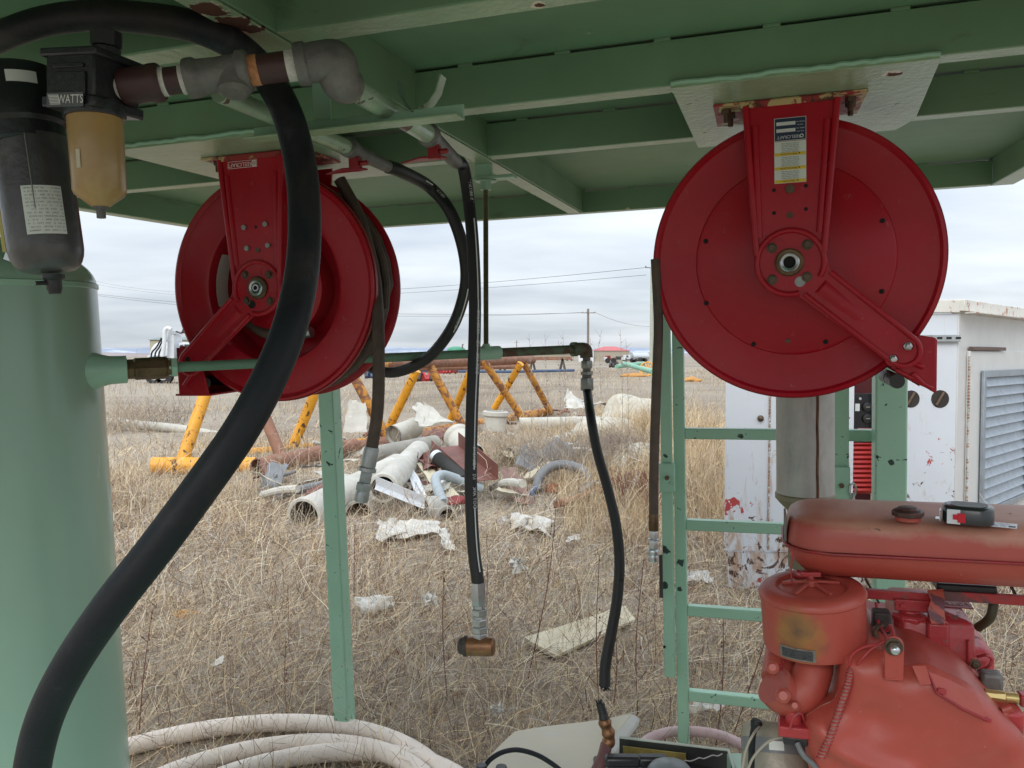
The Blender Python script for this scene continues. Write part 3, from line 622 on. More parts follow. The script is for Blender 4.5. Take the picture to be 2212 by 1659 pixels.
# nozzle and horizontal pipe line
pl=thing('air_line','thin green pipe run from the tank across the picture to a rusty elbow','air line',P(250,800,2.1))
X0=P(160,803,2.05); X1=P(1050,763,2.54); dl=(X1-X0).normalized()
def along(x,y): # point on the line nearest the pixel
    r=ray(x,y); n=r.cross(Vector((0,0,1)).cross(r)); 
    # plane through camera containing the ray and the vertical
    pn=r.cross(Vector((0,0,1))); t=(CAM-X0).dot(pn)/dl.dot(pn); return X0+dl*t
mb=MB(); mb.lathe([(.060,0),(.048,.03),(.041,.050),(.037,.065),(.036,.09),(.036,.105)],Mdir(along(176,803),dl),40); mb.build('nozzle',green,pl)
mb=MB(); mb.hexn(along(247,0),along(262,0),.036); mb.build('bushing',green,pl,bevel=.002)
mb=MB(); mb.lathe([(.023,0),(.026,.004),(.026,.018),(.029,.022),(.029,.055),(.030,.058),(.030,.095),(.026,.1),(.024,.115)],Mdir(along(259,0),dl),8); mb.build('check_valve',dustybrass,pl,bevel=.001,smooth=20)
mb=MB(); mb.hexn(along(351,0),along(358,0),.026); mb.hexn(along(358,0),along(371,0),.028); mb.build('bushing',green,pl,bevel=.002)
mb=MB(); mb.cyl(along(368,0),along(1025,0),.0135,24); mb.build('pipe',rustpipe,pl)
mb=MB(); mb.lathe([(.020,0),(.022,.004),(.022,.090),(.020,.094)],Mdir(along(1020,0),dl),28); mb.build('coupling',green,pl)
mb=MB(); mb.cyl(along(1080,0),along(1246,0),.0145,24); mb.build('pipe',rustgreen,pl)
e0=along(1238,0); e1=along(1268,0); 
mb=MB(); mb.tube([e0,e1-dl*.012,e1+Vector((0,0,-.006)),e1+Vector((.002,0,-.03))],.0215,20,k=5); mb.lathe([(.024,0),(.024,.016)],Mdir(e0,dl),20); mb.build('elbow',rustgreen,pl)
pf=e1+Vector((.002,0,-.028)); dn=Vector((.02,-.02,-1)).normalized()
q=pf
for l,r_,n_ in ((.012,.013,16),(.026,.0205,6),(.010,.014,16),(.012,.0225,6),(.010,.016,16),(.042,.0235,6)):
    mb=MB(); mb.lathe([(r_*.94,0),(r_,l*.1),(r_,l*.9),(r_*.94,l)],Mdir(q,dn),n_); mb.build('hose_fitting',ironpipe if n_==16 else mat('old_zinc_fitting',(.26,.27,.25),.4,.7,var=.25,vscale=40),pl,smooth=25); q=q+dn*l
hpts=[q-dn*.004]+[P(*t) for t in ((1276,900,2.58),(1290,975,2.55),(1314,1060,2.52),(1331,1135,2.5),(1338,1215,2.49),(1333,1295,2.48),(1319,1375,2.47),(1308,1435,2.46),(1306,1482,2.45))]
mb=MB(); mb.tube(hpts,(.0150,.0178),16); mb.build('broken_hose',hoseblk,pl)
for grp in (((1341,1243,2.47),(1346,1250,2.46)),((1304,1484,2.45),(1298,1483,2.44),(1312,1485,2.45),(1307,1488,2.44))):
  mb=MB()
  for (x,y,d) in grp:
    c=P(x,y,d)
    for i in range(5): mb.tube([c,c+Vector((random.uniform(-.012,.012),random.uniform(-.01,.01),random.uniform(-.014,.004)))],(.003,.0008),5,False)
  mb.build('frayed_thread',hoseblk,pl)
# threaded rod
A_=toF(X1)
rt=toF(P(1046,392,2.50)); 
rod=thing('threaded_rod','threaded hanger rod holding the thin green pipe under the canopy beam','rod',X1)
top=FM@Vector((-.80,A_.y,.44)); bot=X1+Vector((0,0,.018))
mb=MB(); n_=150; ln=(top-bot); rr=[]
Md=Mdir(bot,ln); pf_=[]
for i in range(int(ln.length/.0032)): pf_+= [(.0088,i*.0032),(.0074,i*.0032+.0016)]
mb.lathe(pf_,Md,14); mb.build('rod',steel,rod,smooth=0)
mb=MB(); mb.lathe([(.020,-.006),(.014,.004),(.0095,.012)],Md,20); mb.build('weld_collar',green,rod)
mb=MB(); Mt=Mdir(top,ln); mb.hexn(top-ln.normalized()*.028,top-ln.normalized()*.004,.019); mb.lathe([(.032,-.004),(.034,-.002),(.034,0),(.014,.001)],Mt,28); mb.build('nut',green,rod)
mb=MB(FM); t_=toF(top); mb.box((t_.x+.03,t_.y,t_.z+.006),(.13,.05,.010)); mb.box((t_.x-.005,t_.y,t_.z+.03),(.045,.04,.04)); mb.build('support_lug',chipg,rod,bevel=.002)
# ================================================================ overhead pipes with hoses
p1s=FB(755,187,1.2); PC=p1s.z; p1e=FC(925,290,PC); p1x=(p1s.x+p1e.x)/2
def opipe(xs,y0,y1,r,xe=None):
    mb=MB(FM); mb.cyl((xs,y0,PC),(xe if xe is not None else xs,y1,PC),r,32); return mb
hA=thing('overhead_pipe','worn green pipe leaving the grey elbow, its black hose hanging to a brass tee','pipe',FM@p1s)
mb=opipe(p1s.x,p1s.y-.01,p1e.y,.0187,p1e.x); mb.build('pipe',ivory,hA)
d1=Vector((p1e.x-p1s.x,p1e.y-p1s.y,0)).normalized(); j1=FC(985,350,PC)
def crimp(par,a,b,r0):
    mb=MB(FM); a=Vector(a);b=Vector(b); l=(b-a).length
    mb.lathe([(r0*1.0,-.012),(r0*1.28,-.008),(r0*1.33,0),(r0*1.3,.012),(r0*1.12,.022),(r0*1.14,.035),(r0*.95,.045),(r0*1.02,.055),(r0*.92,.065),(r0*1.0,.075),(r0*.9,l-.02),(r0*.88,l)],Mdir(a,b-a),20); mb.build('crimped_fitting',ironpipe,par)
crimp(hA,p1e,j1,.0185)
ja=FM@j1
pts=[ja,ja+FM.to_3x3()@(Vector((0,.05,-.004)))]+[P(*t) for t in ((1012,430,2.0),(1021,520,1.98),(1026,640,1.96),(1024,770,1.94),(1019,900,1.92),(1017,1040,1.9),(1022,1170,1.89),(1033,1262,1.88))]
mb=MB(); mb.tube(pts,.0152,18); ho=mb.build('hose',hoseblk,hA)
sp=spline(pts,40)
def printed(sp,items,r,name,par,flip=False,size=.012,off=.55):
    mb=MB(); 
    for (ypix,s_,kind) in items:
        # find the point of the run at that picture height
        best=min(range(1,len(sp)-1),key=lambda i:abs((768+0)-0+ (CAMZ-sp[i].z)/sp[i].y*FPX-ypix))
        p=sp[best]; d=(sp[best+1]-sp[best-1]).normalized(); toc=(CAM-p).normalized(); x=d.cross(toc).normalized(); n_=x.cross(d).normalized()
        nn=(n_*math.cos(off)+x*math.sin(off)*(-1)).normalized(); side=d.cross(nn).normalized()
        base=p+nn*(r+.0004)
        if kind=='t':
            M=Matrix(((-d.x,side.x*-1,nn.x,base.x),(-d.y,-side.y,nn.y,base.y),(-d.z,-side.z,nn.z,base.z),(0,0,0,1)))
            text(mb,s_,size,M)
        else:
            for k_ in range(s_):
                if best+k_>=len(sp): break
                pp=sp[best+k_]
                if k_%1==0:
                    dd=(sp[min(best+k_+1,len(sp)-1)]-sp[best+k_-1]).normalized(); b2=pp+nn*(r+.0003)
                    M=Matrix(((dd.x,side.x,nn.x,b2.x),(dd.y,side.y,nn.y,b2.y),(dd.z,side.z,nn.z,b2.z),(0,0,0,1)))
                    mb.box((0,0,0),(.0048,.0030,.0004),M)
    mb.build(name,inkw,par)
printed(sp,[(650,48,'d'),(480,60,'d')]+[(c_,t_,'t') for c_,t_ in ((420,'AII 08/13/10'),(690,'08/13/10'),(717,'AII'),(745,'1/2'),(785,'DOT AFK'),(985,'08/13/10'),(1008,'AII'),(1030,'1/2'),(1075,'DOT AFK'))]+[(805,62,'d'),(1100,50,'d')],.0152,'hose_print',ho)
q=P(1033,1258,1.88); dd=Vector((.035,0,-1)).normalized()
for l,r_,n_,m_ in ((.052,.0185,6,zinc),(.010,.015,16,zinc),(.016,.0195,6,zinc),(.008,.0165,16,zinc),(.018,.0185,6,zinc),(.016,.0195,6,zinc),(.018,.0175,6,zinc)):
    mb=MB(); mb.lathe([(r_*.93,0),(r_,l*.12),(r_,l*.88),(r_*.93,l)],Mdir(q,dd),n_); mb.build('hose_fitting',m_,hA,smooth=25); q=q+dd*l
mb=MB(); a=q+Vector((-.034,.0,-.014)); b=q+Vector((.030,-.01,-.012)); mb.lathe([(.021,0),(.0225,.003),(.0225,.05),(.0215,.064),(.017,.068)],Mdir(a,b-a),28); mb.lathe([(.016,0),(.016,.02)],Mdir(q-dd*.004,dd),20); mb.build('brass_tee',copper,hA)
mb=MB(); u_=(b-a).normalized(); mb.lathe([(.014,-.018),(.019,-.014),(.020,-.006),(.024,-.004),(.024,.003)],Mdir(a,u_),14); mb.build('tee_plug',darksteel,hA,smooth=20)
hB=thing('overhead_pipe','farther left green pipe, its black hose looping down behind the left reel','pipe',FM@FC(760,325,PC))
e_=FC(752,318,PC); s_=FC(500,190,PC)
mb=MB(FM); mb.cyl((e_.x+.004,1.15,PC),(e_.x,e_.y,PC),.0155,28); mb.build('pipe',ivory,hB)
j2=FC(838,360,PC); crimp(hB,e_,j2,.0165); jb=FM@j2
pts=[jb,jb+FM.to_3x3()@Vector((.01,.05,-.003))]+[P(*t) for t in ((925,402,2.15),(968,450,2.15),(995,515,2.16),(1007,585,2.18),(1000,645,2.22),(975,710,2.28),(930,768,2.36),(880,797,2.44),(832,804,2.5),(785,780,2.53),(750,710,2.53))]
mb=MB(); mb.tube(pts,.0165,18); h2=mb.build('hose',hoseblk,hB)
printed(spline(pts,40),[(395,60,'d'),(425,'08/13/10','t'),(620,70,'d'),(690,'08/13/10','t')],.0165,'hose_print',h2,off=.5)
# pipe clamps (red worn brackets under the crimps)
for par,j in ((hA,p1e),(hB,e_)):
    mb=MB(FM); mb.prism([(j.x-.03,j.y+.02),(j.x+.015,j.y+.03),(j.x+.02,j.y+.05),(j.x-.09,j.y+.06)],PC-.042,-.038+PC); mb.box((j.x+.0,j.y+.03,PC-.03),(.022,.022,.03)); mb.cyl((j.x+.012,j.y+.03,PC-.03),(j.x+.03,j.y+.03,PC-.03),.006,6); mb.build('pipe_clamp',redrim,par,bevel=.001)
# angle iron support
a=FC(672,298,.352); b=FC(1000,257,.352); Bm=(a.y+b.y)/2; l_=FC(532,302,.352)
ang=thing('pipe_support_angle','short green angle iron slung across under the two overhead pipes','angle iron',FM@Vector(((a.x+b.x)/2,Bm,.352)))
mb=MB(FM); x0_=l_.x; x1_=b.x
mb.box(((x0_+x1_)/2,Bm-.001,.352+.0135),(x1_-x0_,.004,.027)); mb.k=1; mb.box(((x0_+x1_)/2,Bm-.02,.352-.0006+.002),(x1_-x0_,.038,.004)); mb.build('angle',[chipg,flange_g],ang,bevel=.001)
mb=MB(FM); mb.box((-.80+.04,Bm+.006,(.36+C0)/2+.01),(.035,.006,C0-.36+.02)); mb.build('hanger',chipg,ang)
def clip(A):
    mb=MB(FM); pts=[(A-.030,Bm,.43),(A-.028,Bm,.405),(A-.016,Bm,.382),(A-.006,Bm,.375)]
    for sx_ in (1,):
        g=[[Vector((x,y+o,z)) for o in (-.012,.012)] for x,y,z in pts]; mb.quadsheet(g,.003)
    mb.build('half_clip',rustpipe,ang)
c_=FC(925,255,.375); clip(c_.x)
c_=FC(990,235,.40); mb=MB(FM)
pts=[(c_.x+.012,Bm,.430),(c_.x+.002,Bm,.402),(c_.x-.012,Bm,.385),(c_.x-.03,Bm,.377)]
mb.quadsheet([[Vector((x,y+o,z)) for o in (-.012,.012)] for x,y,z in pts],.003); mb.build('half_clip',ivory,ang)
# ================================================================ big black hose
bh=[(-70,120,1.42),(0,80,1.37),(90,48,1.34),(190,34,1.32),(300,38,1.31),(420,58,1.31),(510,100,1.335),(572,160,1.37),(620,245,1.375),(648,350,1.36),(658,460,1.33),(653,580,1.29),(628,700,1.25),(585,810,1.22),(520,930,1.19),(440,1045,1.17),(340,1180,1.155),(240,1308,1.15),(160,1425,1.17),(105,1530,1.19),(75,1630,1.21),(62,1740,1.24),(60,1860,1.3)]
mb=MB(); mb.tube([P(*t) for t in bh],(.0225,.0265),32,k=8,rf=lambda t:.0225+.0042*min(1,t*2.4))
one('rubber_hose',mb,blackrub,'thick black rubber hose arching from the canopy down to the lower left','hose')
# ================================================================ filters
fl=thing('air_filter','long dusty black bowl filter with white printed label hanging at the left edge','filter',P(100,590,1.3))
ta,tb=P(60,262,1.3),P(106,582,1.3); ad=(tb-ta).normalized(); ln=(tb-ta).length; Mf=Mdir(ta,ad); rb=.0545
mb=MB(); mb.lathe([(rb*1.0,.03),(rb*1.0,ln-.035)]+[(rb*(.62+.38*math.cos(R(a))),ln-.035+.038*math.sin(R(a))) for a in range(10,100,16)]+[(.02,ln+.006)],Mf,64); bw=mb.build('bowl',blackdustsheen,fl)
t2=P(30,200,1.3); mb=MB(); Mc=Mdir(P(28,152,1.3),(P(52,300,1.3)-P(28,152,1.3)))
mb.lathe([(.04,0),(.060,.004),(.063,.012),(.063,.045),(.066,.050),(.066,.088),(.061,.095),(.061,.118),(.056,.122)],Mc,64); cp=mb.build('cap',blackmetal,fl)
for i in range(2): mb=MB(); mb.box((0,0,0),(.001,.001,.001),T(ta)); 
x_,y_,z_=frame(ad)
# label wrapped on the bowl, facing the viewer
def wrap(par,name,Mx,r,a0,a1,z0,z1,m,rows=0,twist=0):
    mb=MB(); vs=[];n_=14
    for i in range(n_+1):
        a=a0+(a1-a0)*i/n_
        for z in (z0,z1): vs.append((r*math.cos(a),r*math.sin(a),z))
    mb.add(vs,[(2*i,2*i+2,2*i+3,2*i+1) for i in range(n_)],Mx); o=mb.build(name,m,par)
    return o
def angto(Mx,p):  # angle of the viewer side round an axis
    v=Mx.inverted()@Vector(p); return math.atan2(v.y,v.x)
ca=angto(Mf,CAM)
lb=wrap(bw,'bowl_label',Mf,rb+.0006,ca-.62,ca+.42,.115,.19,white_lab)
mb=MB()
rows=['WARNING: MAX PRESSURE','INSPECT BEFORE USE','KEEP BOWL AWAY FROM','SOLVENTS AND OILS','ATTENTION: PRESSION MAX','NE PAS UTILISER AVEC','SOLVANTS OU HUILES','ACHTUNG: MAX DRUCK','VOR GEBRAUCH LESEN','REPLACE BOWL IF DAMAGED']
for i in range(13):
    zz=.119+.0055*i
    for j in range(22):
        if random.random()<.14: continue
        a=ca-.57+.94*j/22; 
        o=Vector((rb+.0009)*Vector((math.cos(a),math.sin(a),0)))+Vector((0,0,zz))
        t_=Vector((-math.sin(a),math.cos(a),0)); n_=Vector((math.cos(a),math.sin(a),0)); 
        M=Matrix(((t_.x,0,n_.x,o.x),(t_.y,0,n_.y,o.y),(0,-1,0,o.z),(0,0,0,1)))
        text(mb,rows[i%10][(j*1)%len(rows[i%10])],.0034,Mf@M)
mb.build('label_print',mat('grey_ink',(.12,.14,.14),.6),lb)
wrap(cp,'cap_label',Mc,.0636,angto(Mc,CAM)-.5,angto(Mc,CAM)+.18,.022,.040,white_lab)
mb=MB(); mb.box((0,0,0),(.002,.001,.12),Mf@T((rb+.001)*math.cos(ca+.12),(rb+.001)*math.sin(ca+.12),.09)); mb.build('scuff_line',mat('grey_scuff',(.22,.22,.21),.6),bw)
mb=MB(); a=P(118,592,1.3); mb.lathe([(.017,0),(.017,.006),(.012,.010),(.0115,.022),(.009,.03)],Mdir(P(114,594,1.3),Vector((.1,0,-1))),16); mb.cyl(P(114,611,1.3),P(76,612,1.28),.0035,10); mb.build('drain_valve',blackpl,fl)
mb=MB(); mb.bar(P(-6,395,1.32),P(16,545,1.32),.016,.006); mb.build('sight_strip',mat('faded_yellow',(.55,.47,.15),.5),fl)
mb=MB(); mb.bar(P(16,548,1.33),P(40,556,1.33),.012,.02); mb.build('bowl_lock',zinc,fl)
f2=thing('water_separator','small filter with amber plastic bowl and black head beside the long black filter','filter',P(215,470,1.22))
D2=1.22; ta,tb=P(205,255,D2),P(219,470,D2); ad=(tb-ta).normalized(); Mf=Mdir(ta,ad); 
s_=D2/1740
mb=MB(); mb.lathe([(55*s_,0),(55*s_,.02),(53*s_,.108),(50*s_,.114),(20*s_,.131),(16*s_,.133)],Mf,64); bo=mb.build('bowl',amber,f2)
mb=MB(); mb.lathe([(.012,.131),(.012,.135),(.0065,.137),(.0065,.149)],Mf,16); mb.build('drain_stub',ironpipe,f2)
mb=MB(); mb.lathe([(.040,-.022),(.043,-.018),(.0435,-.004),(.0425,.002)],Mf,48); mb.build('bowl_collar',blackmetal,f2)
yaw=R(17); hc=P(203,190,D2+.01)
MH=T(hc)@Matrix.Rotation(-yaw,4,'Z')@Matrix.Rotation(R(4),4,'Y')@Matrix.Rotation(R(3),4,'X')
# local x right, y away, z up ; front face at y=-
mb=MB(MH); mb.box((0,0,.006),(.088,.090,.066)); mb.box((0,.0,.040),(.102,.100,.012)); mb.box((0,0,-.030),(.098,.098,.016)); hd=mb.build('head',blackmetal,f2,bevel=.003)
mb=MB(MH); mb.box((-.0,-.047,-.006),(.062,.004,.034)); mb.box((.0,-.046,.020),(.054,.006,.006)); mb.build('front_panel',blackmetal,hd,bevel=.001)
mb=MB(MH); mb.cyl((.012,.012,.045),(.012,.012,.062),.020,8); mb.k=0; mb.cyl((.012,.012,.062),(.012,.012,.085),.0225,10); mb.build('top_plug',blackpl,f2,bevel=.001)
mb=MB(MH); mb.box((-.018,-.0495,-.030),(.058,.001,.020)); 
Mfr=MH@Matrix(((1,0,0,0.0),(0,0,-1,-.0502),(0,1,0,-.030),(0,0,0,1)))
mb=MB(MH); mb.box((0,-.0535,-.030),(.066,.001,.020)); pn=mb.build('name_plate',mat('grey_name_plate',(.10,.11,.115),.5),hd)
mb=MB(MH@Matrix(((1,0,0,0),(0,0,-1,-.0544),(0,1,0,-.030),(0,0,0,1))))
text(mb,'WATTS',.0175,T(.0105,0,0)@Matrix.Diagonal((.8,1,1,1)))
for i in range(7): mb.box((-.0205+.0006*i,.0065-.0021*i,0),(.019,.0011,.0002))
mb.build('plate_lettering',inkw,pn)
mb=MB(); c=P(171,355,D2-.02); 
wrap(bo,'white_ring_mark',Mf,.0390,angto(Mf,CAM)+.62,angto(Mf,CAM)+.8,.055,.082,mat('white_scrawl',(.6,.55,.42),.7))
# ================================================================ threaded pipe run with elbow
pr_=thing('pipe_run','row of brown nipples and grey cast couplings from amber filter to grey elbow','pipe fittings',P(640,142,1.25))
def ax_(x): 
    y=190-(x-250)*(190-139)/(650-250); return P(x,y,1.23+ (x-250)/400*.03)
def seg(name,x0,x1,rp,m,prof=None,n=28):
    a=ax_(x0);b=ax_(x1); l=(b-a).length; r_=rp*1.25/1740
    pf=prof(r_,l) if prof else [(r_,0),(r_,l)]
    mb=MB(); mb.lathe(pf,Mdir(a,b-a),n); return mb.build(name,m,pr_)
tef=mat('white_thread_tape',(.62,.60,.56),.8,var=.15,vscale=60,bump=.8,bscale=200); tefo=mat('orange_thread_tape',(.5,.22,.10),.8,var=.3,vscale=60,bump=.8,bscale=200)
seg('thread_tape',250,270,30,tef); seg('coupling',262,350,38,brownpipe,lambda r,l:[(r*.93,0),(r,.004),(r*.97,l*.6),(r*1.04,l*.75),(r*1.04,l*.93),(r*.95,l)])
seg('thread_tape',345,360,30,tef); seg('nipple',352,400,28,brownpipe); seg('thread_tape',392,408,31,tef)
seg('cast_coupling',403,540,36,ironpipe,lambda r,l:[(r*1.1,0),(r*1.15,.004),(r*1.15,.014),(r*1.02,.02),(r*1.0,l*.5),(r*1.05,l*.8),(r*1.22,l*.84),(r*1.22,l*.96),(r*1.1,l)])
mb=MB(); a=ax_(505); mb.lathe([(.027,0),(.025,.030),(.018,.036)],Mdir(a,Vector((.1,-.2,-1))),24); mb.build('cast_boss',ironpipe,pr_)
seg('thread_tape',532,560,32,tefo); seg('nipple',545,632,31,brownpipe); seg('thread_tape',620,645,33,tef)
ea=ax_(640); eb=ax_(700); ps=FM@p1s
ld=(ps-eb).normalized(); pdir=(FM.to_3x3()@Vector((p1e.x-p1s.x,p1e.y-p1s.y,0))).normalized()
mb=MB(); mb.lathe([(.031,0),(.0325,.004),(.0325,.016),(.029,.020)],Mdir(ea,eb-ea),32)
mb.tube([ea+(eb-ea)*.2,eb,ax_(722)+Vector((.002,.006,-.002)),ps-pdir*.032,ps-pdir*.004],.0285,28,k=7,rf=lambda t:.0285+.0035*math.sin(math.pi*t)); mb.build('elbow',ironpipe,pr_)
# ================================================================ engine at the lower right
eng=thing('diesel_engine','faded red single cylinder engine with fuel tank and round air cleaner, lower right','engine',FM@Vector((.35,1.6,-1.5)))
def sweep(poly,c,k): # poly about centre c scaled by k
    return [Vector((c[0]+(p[0]-c[0])*k,c[1]+(p[1]-c[1])*k)) for p in poly]
def inset(poly,d):
    n=len(poly); out=[]; ar=sum(poly[i][0]*poly[(i+1)%n][1]-poly[(i+1)%n][0]*poly[i][1] for i in range(n)); s=1 if ar>0 else -1
    for i in range(n):
        a=Vector(poly[i-1][:2]);b=Vector(poly[i][:2]);c=Vector(poly[(i+1)%n][:2])
        u=(b-a).normalized();v=(c-b).normalized(); n1=Vector((-u.y,u.x))*s;n2=Vector((-v.y,v.x))*s; m_=(n1+n2); m_=m_/max(.35,m_.length_squared/2) if m_.length>0 else n1
        out.append(b+m_*d)
    return out
def rrect(x0,x1,y0,y1,r,n=6):
    out=[]
    for cx,cy,a in ((x1-r,y0+r,-90),(x1-r,y1-r,0),(x0+r,y1-r,90),(x0+r,y0+r,180)):
        for i in range(n+1): out.append((cx+r*math.cos(R(a+90*i/n)),cy+r*math.sin(R(a+90*i/n))))
    return out
# fuel tank: rounded pressed halves with a seam
x0,x1,y0,y1=.048,.60,1.50,1.735
def lay(z,ins,r=.075,tilt=0): return [Vector((x+ (0),y,z - (0))) for x,y in inset(rrect(x0,x1,y0,y1,r),ins)]
mb=MB(FM)
zs=-.424
levels=[(-.487,.072),(-.486,.068),(-.482,.056),(-.472,.030),(-.456,.013),(-.440,.005),(zs-.003,.003)]
mb.loft([lay(z,i) for z,i in levels]); lo_=mb.build('fuel_tank_lower',engred,eng,smooth=60)
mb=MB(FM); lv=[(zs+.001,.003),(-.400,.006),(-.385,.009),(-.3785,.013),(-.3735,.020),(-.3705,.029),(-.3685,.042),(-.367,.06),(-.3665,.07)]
mb.loft([lay(z,i) for z,i in lv]); up=mb.build('fuel_tank',mat('dusty_sheen_tank_red',(.40,.068,.048),.42,var=.1,vscale=5,bump=.3,bscale=9,layers=[((.50,.27,.19),5,.5,.75,{'z':(1.262,1.30,-.3,.28),'k':.75,'r':.45}),((.12,.07,.05),26,.70,.71,{'r':.7}),((.16,.10,.07),30,.62,.64,{'at':(tuple(FM@FB(2062,1153,1.5)),.03,.35)})]),eng,smooth=60)  # layer paler toward the top: dust plus sky sheen painted into the red
mb=MB(FM)
rr=[Vector((p.x+random.uniform(-.0008,.0008),p.y+random.uniform(-.0006,.0006),zs-.001+random.uniform(-.0007,.0007))) for p in lay(zs,-.002)]
mb.tube(rr+[rr[0]],.0028,8,sp=False); mb.build('tank_seam',redrim,up)
# cap
cp_=FC(1961,1106,-.352); mb=MB(FM@T(cp_.x,cp_.y,-.366)); mb.lathe([(.021,0),(.021,.008)],n=24); mb.build('filler_neck',engred,up)
mb=MB(FM@T(cp_.x,cp_.y,-.366)); mb.lathe([(.0255,.007),(.0265,.009),(.0265,.016),(.022,.019),(.0175,.0195),(.0165,.0225),(.014,.023)],n=8); mb.build('filler_cap',mat('brown_metal_cap',(.09,.045,.04),.45,.4,var=.3),up,bevel=.001)
a=FB(1692,1170,1.56); mb=MB(FM); mb.box((.049,1.585,-.402),(.004,.05,.062)); mb.build('tank_bracket_strap',ironpipe,eng,bevel=.001)
# tape measure and paper on the tank
tq=FC(2090,1112,-.353)
tm=thing('tape_measure','black tape measure with red slider lying on the red fuel tank','tape measure',FM@Vector((tq.x,tq.y,-.366)))
M=FM@T(tq.x+.0,tq.y,-.3655)@Matrix.Rotation(R(-14),4,'Z')
mb=MB(M@T(0,0,.0)); 
pl_=[(p[0],p[1]) for p in rrect(-.038,.040,-.030,.030,.024,8)]
mb.loft([[Vector((x,y,z)) for x,y in inset(pl_,i)] for z,i in ((0,.002),(.002,0),(.026,0),(.029,.0025),(.030,.005))]); bd=mb.build('body',mat('black_tape_case',(.018,.02,.022),.3,coat=.3),tm,smooth=40)
mb=MB(M); mb.box((-.020,-.0305,.014),(.020,.0022,.025)); mb.build('side_panel',tapew,tm,bevel=.0007)
mb=MB(M); mb.box((-.008,-.0325,.013),(.012,.003,.016)); mb.box((-.016,-.0322,.014),(.010,.002,.009)); mb.build('slider',tapered,tm,bevel=.0007)
mb=MB(M); mb.box((-.041,-.012,.012),(.0015,.020,.018)); mb.box((-.0445,-.012,.0055),(.007,.016,.0008)); mb.build('blade_hook',chrome,tm)
mb=MB(M); mb.prism([(p[0],p[1]) for p in rrect(-.026,.030,-.021,.021,.017,6)],.0302,.0309); mb.build('belt_clip',blackpl,tm)
ps_=FC(2155,1132,-.3655)
pp=thing('paper_slip','small white printed paper slip on the red fuel tank beside the tape measure','paper slip',FM@Vector((ps_.x,ps_.y,-.366)))
M=FM@T(ps_.x-.004,ps_.y-.004,-.3652)@Matrix.Rotation(R(-16),4,'Z')
mb=MB(M); mb.box((0,0,0),(.062,.034,.0005)); mb.build('paper',tapew,pp)
mb=MB(M); 
for i in range(5): text(mb,'USE DIESEL FUEL ONLY'[:19-i],.0045,T(-.0,.011-.0055*i,.0004))
mb.box((.024,-.008,.0004),(.010,.010,.0001)); mb.build('print',ink,pp)
# air cleaner
qa=FB(1762,1290,1.51); ac=FM@T(qa.x-.001,1.52,-.600)@Matrix.Rotation(R(-3),4,'Y')@Matrix.Rotation(R(3),4,'X')
mb=MB(ac); mb.lathe([(.075,.0),(.088,.003),(.0895,.010),(.0895,.094),(.0925,.097),(.0925,.101),(.089,.107),(.082,.112),(.070,.1135),(.062,.113),(.057,.108),(.052,.109),(.02,.112),(.0,.113)],n=80)
cp=ac@Vector((-.035,-.088,.055)); body=mb.build('air_cleaner',mat('rust_stained_engine_red',(.41,.07,.05),.42,var=.1,vscale=5,bump=.25,bscale=30,layers=[((.34,.15,.04),9,.60,.80,{'at':(tuple(cp),.16,.42),'r':.6}),((.12,.065,.045),11,.62,.85,{'at':(tuple(cp),.13,.36),'r':.7,'k':.85}),((.10,.045,.035),20,.735,.745,{'r':.7})]),eng,smooth=40)
mb=MB(ac)
for a in (20,95,165,235,305):
    mb.bar((.010*math.cos(R(a)),.010*math.sin(R(a)),.118),(.052*math.cos(R(a)),.052*math.sin(R(a)),.111),.006,.005)
mb.lathe([(.012,.112),(.011,.122),(.004,.123)],n=12); mb.build('lid_spider',engred,body,bevel=.001)
mb=MB(ac); mb.cyl((0,0,.12),(0,0,.130),.005,8); mb.box((0,0,.132),(.034,.006,.009)); mb.build('wing_nut',engred2,body,bevel=.002)
an=math.degrees(math.atan2(-.85,-.42))
vs=[];fs=[];mb=MB(ac); n_=12
for rr_i,(hh_,m_,ex_) in enumerate(((.011,ironpipe,.0006),)):
    pass
def wrapc(M_,r,a0,a1,z0,z1,slope,m,par,name):
    mb=MB(M_); vs=[];n_=14
    for i in range(n_+1):
        a=R(a0+(a1-a0)*i/n_); zz=slope*i/n_
        for rr_,z in ((r-.001,z0+zz),(r,z0+zz),(r,z1+zz),(r-.001,z1+zz)): vs.append((rr_*math.cos(a),rr_*math.sin(a),z))
    fs=[]
    for i in range(n_):
        for k in range(4): fs.append((4*i+k,4*i+4+k,4*i+4+(k+1)%4,4*i+(k+1)%4))
    fs+=[(0,1,2,3),(4*n_+3,4*n_+2,4*n_+1,4*n_)]
    mb.add(vs,fs); return mb.build(name,m,par)
np_=wrapc(ac,.0912,228,268,.008,.030,0,mat('worn_tin_plate',(.20,.17,.15),.5,.3,var=.3,vscale=60,bump=.5),body,'name_plate')
wrapc(ac,.0916,231,265,.011,.027,0,mat('dark_tin_plate',(.05,.05,.055),.5,var=.4,vscale=90,bump=1,bscale=200),np_,'plate_field')
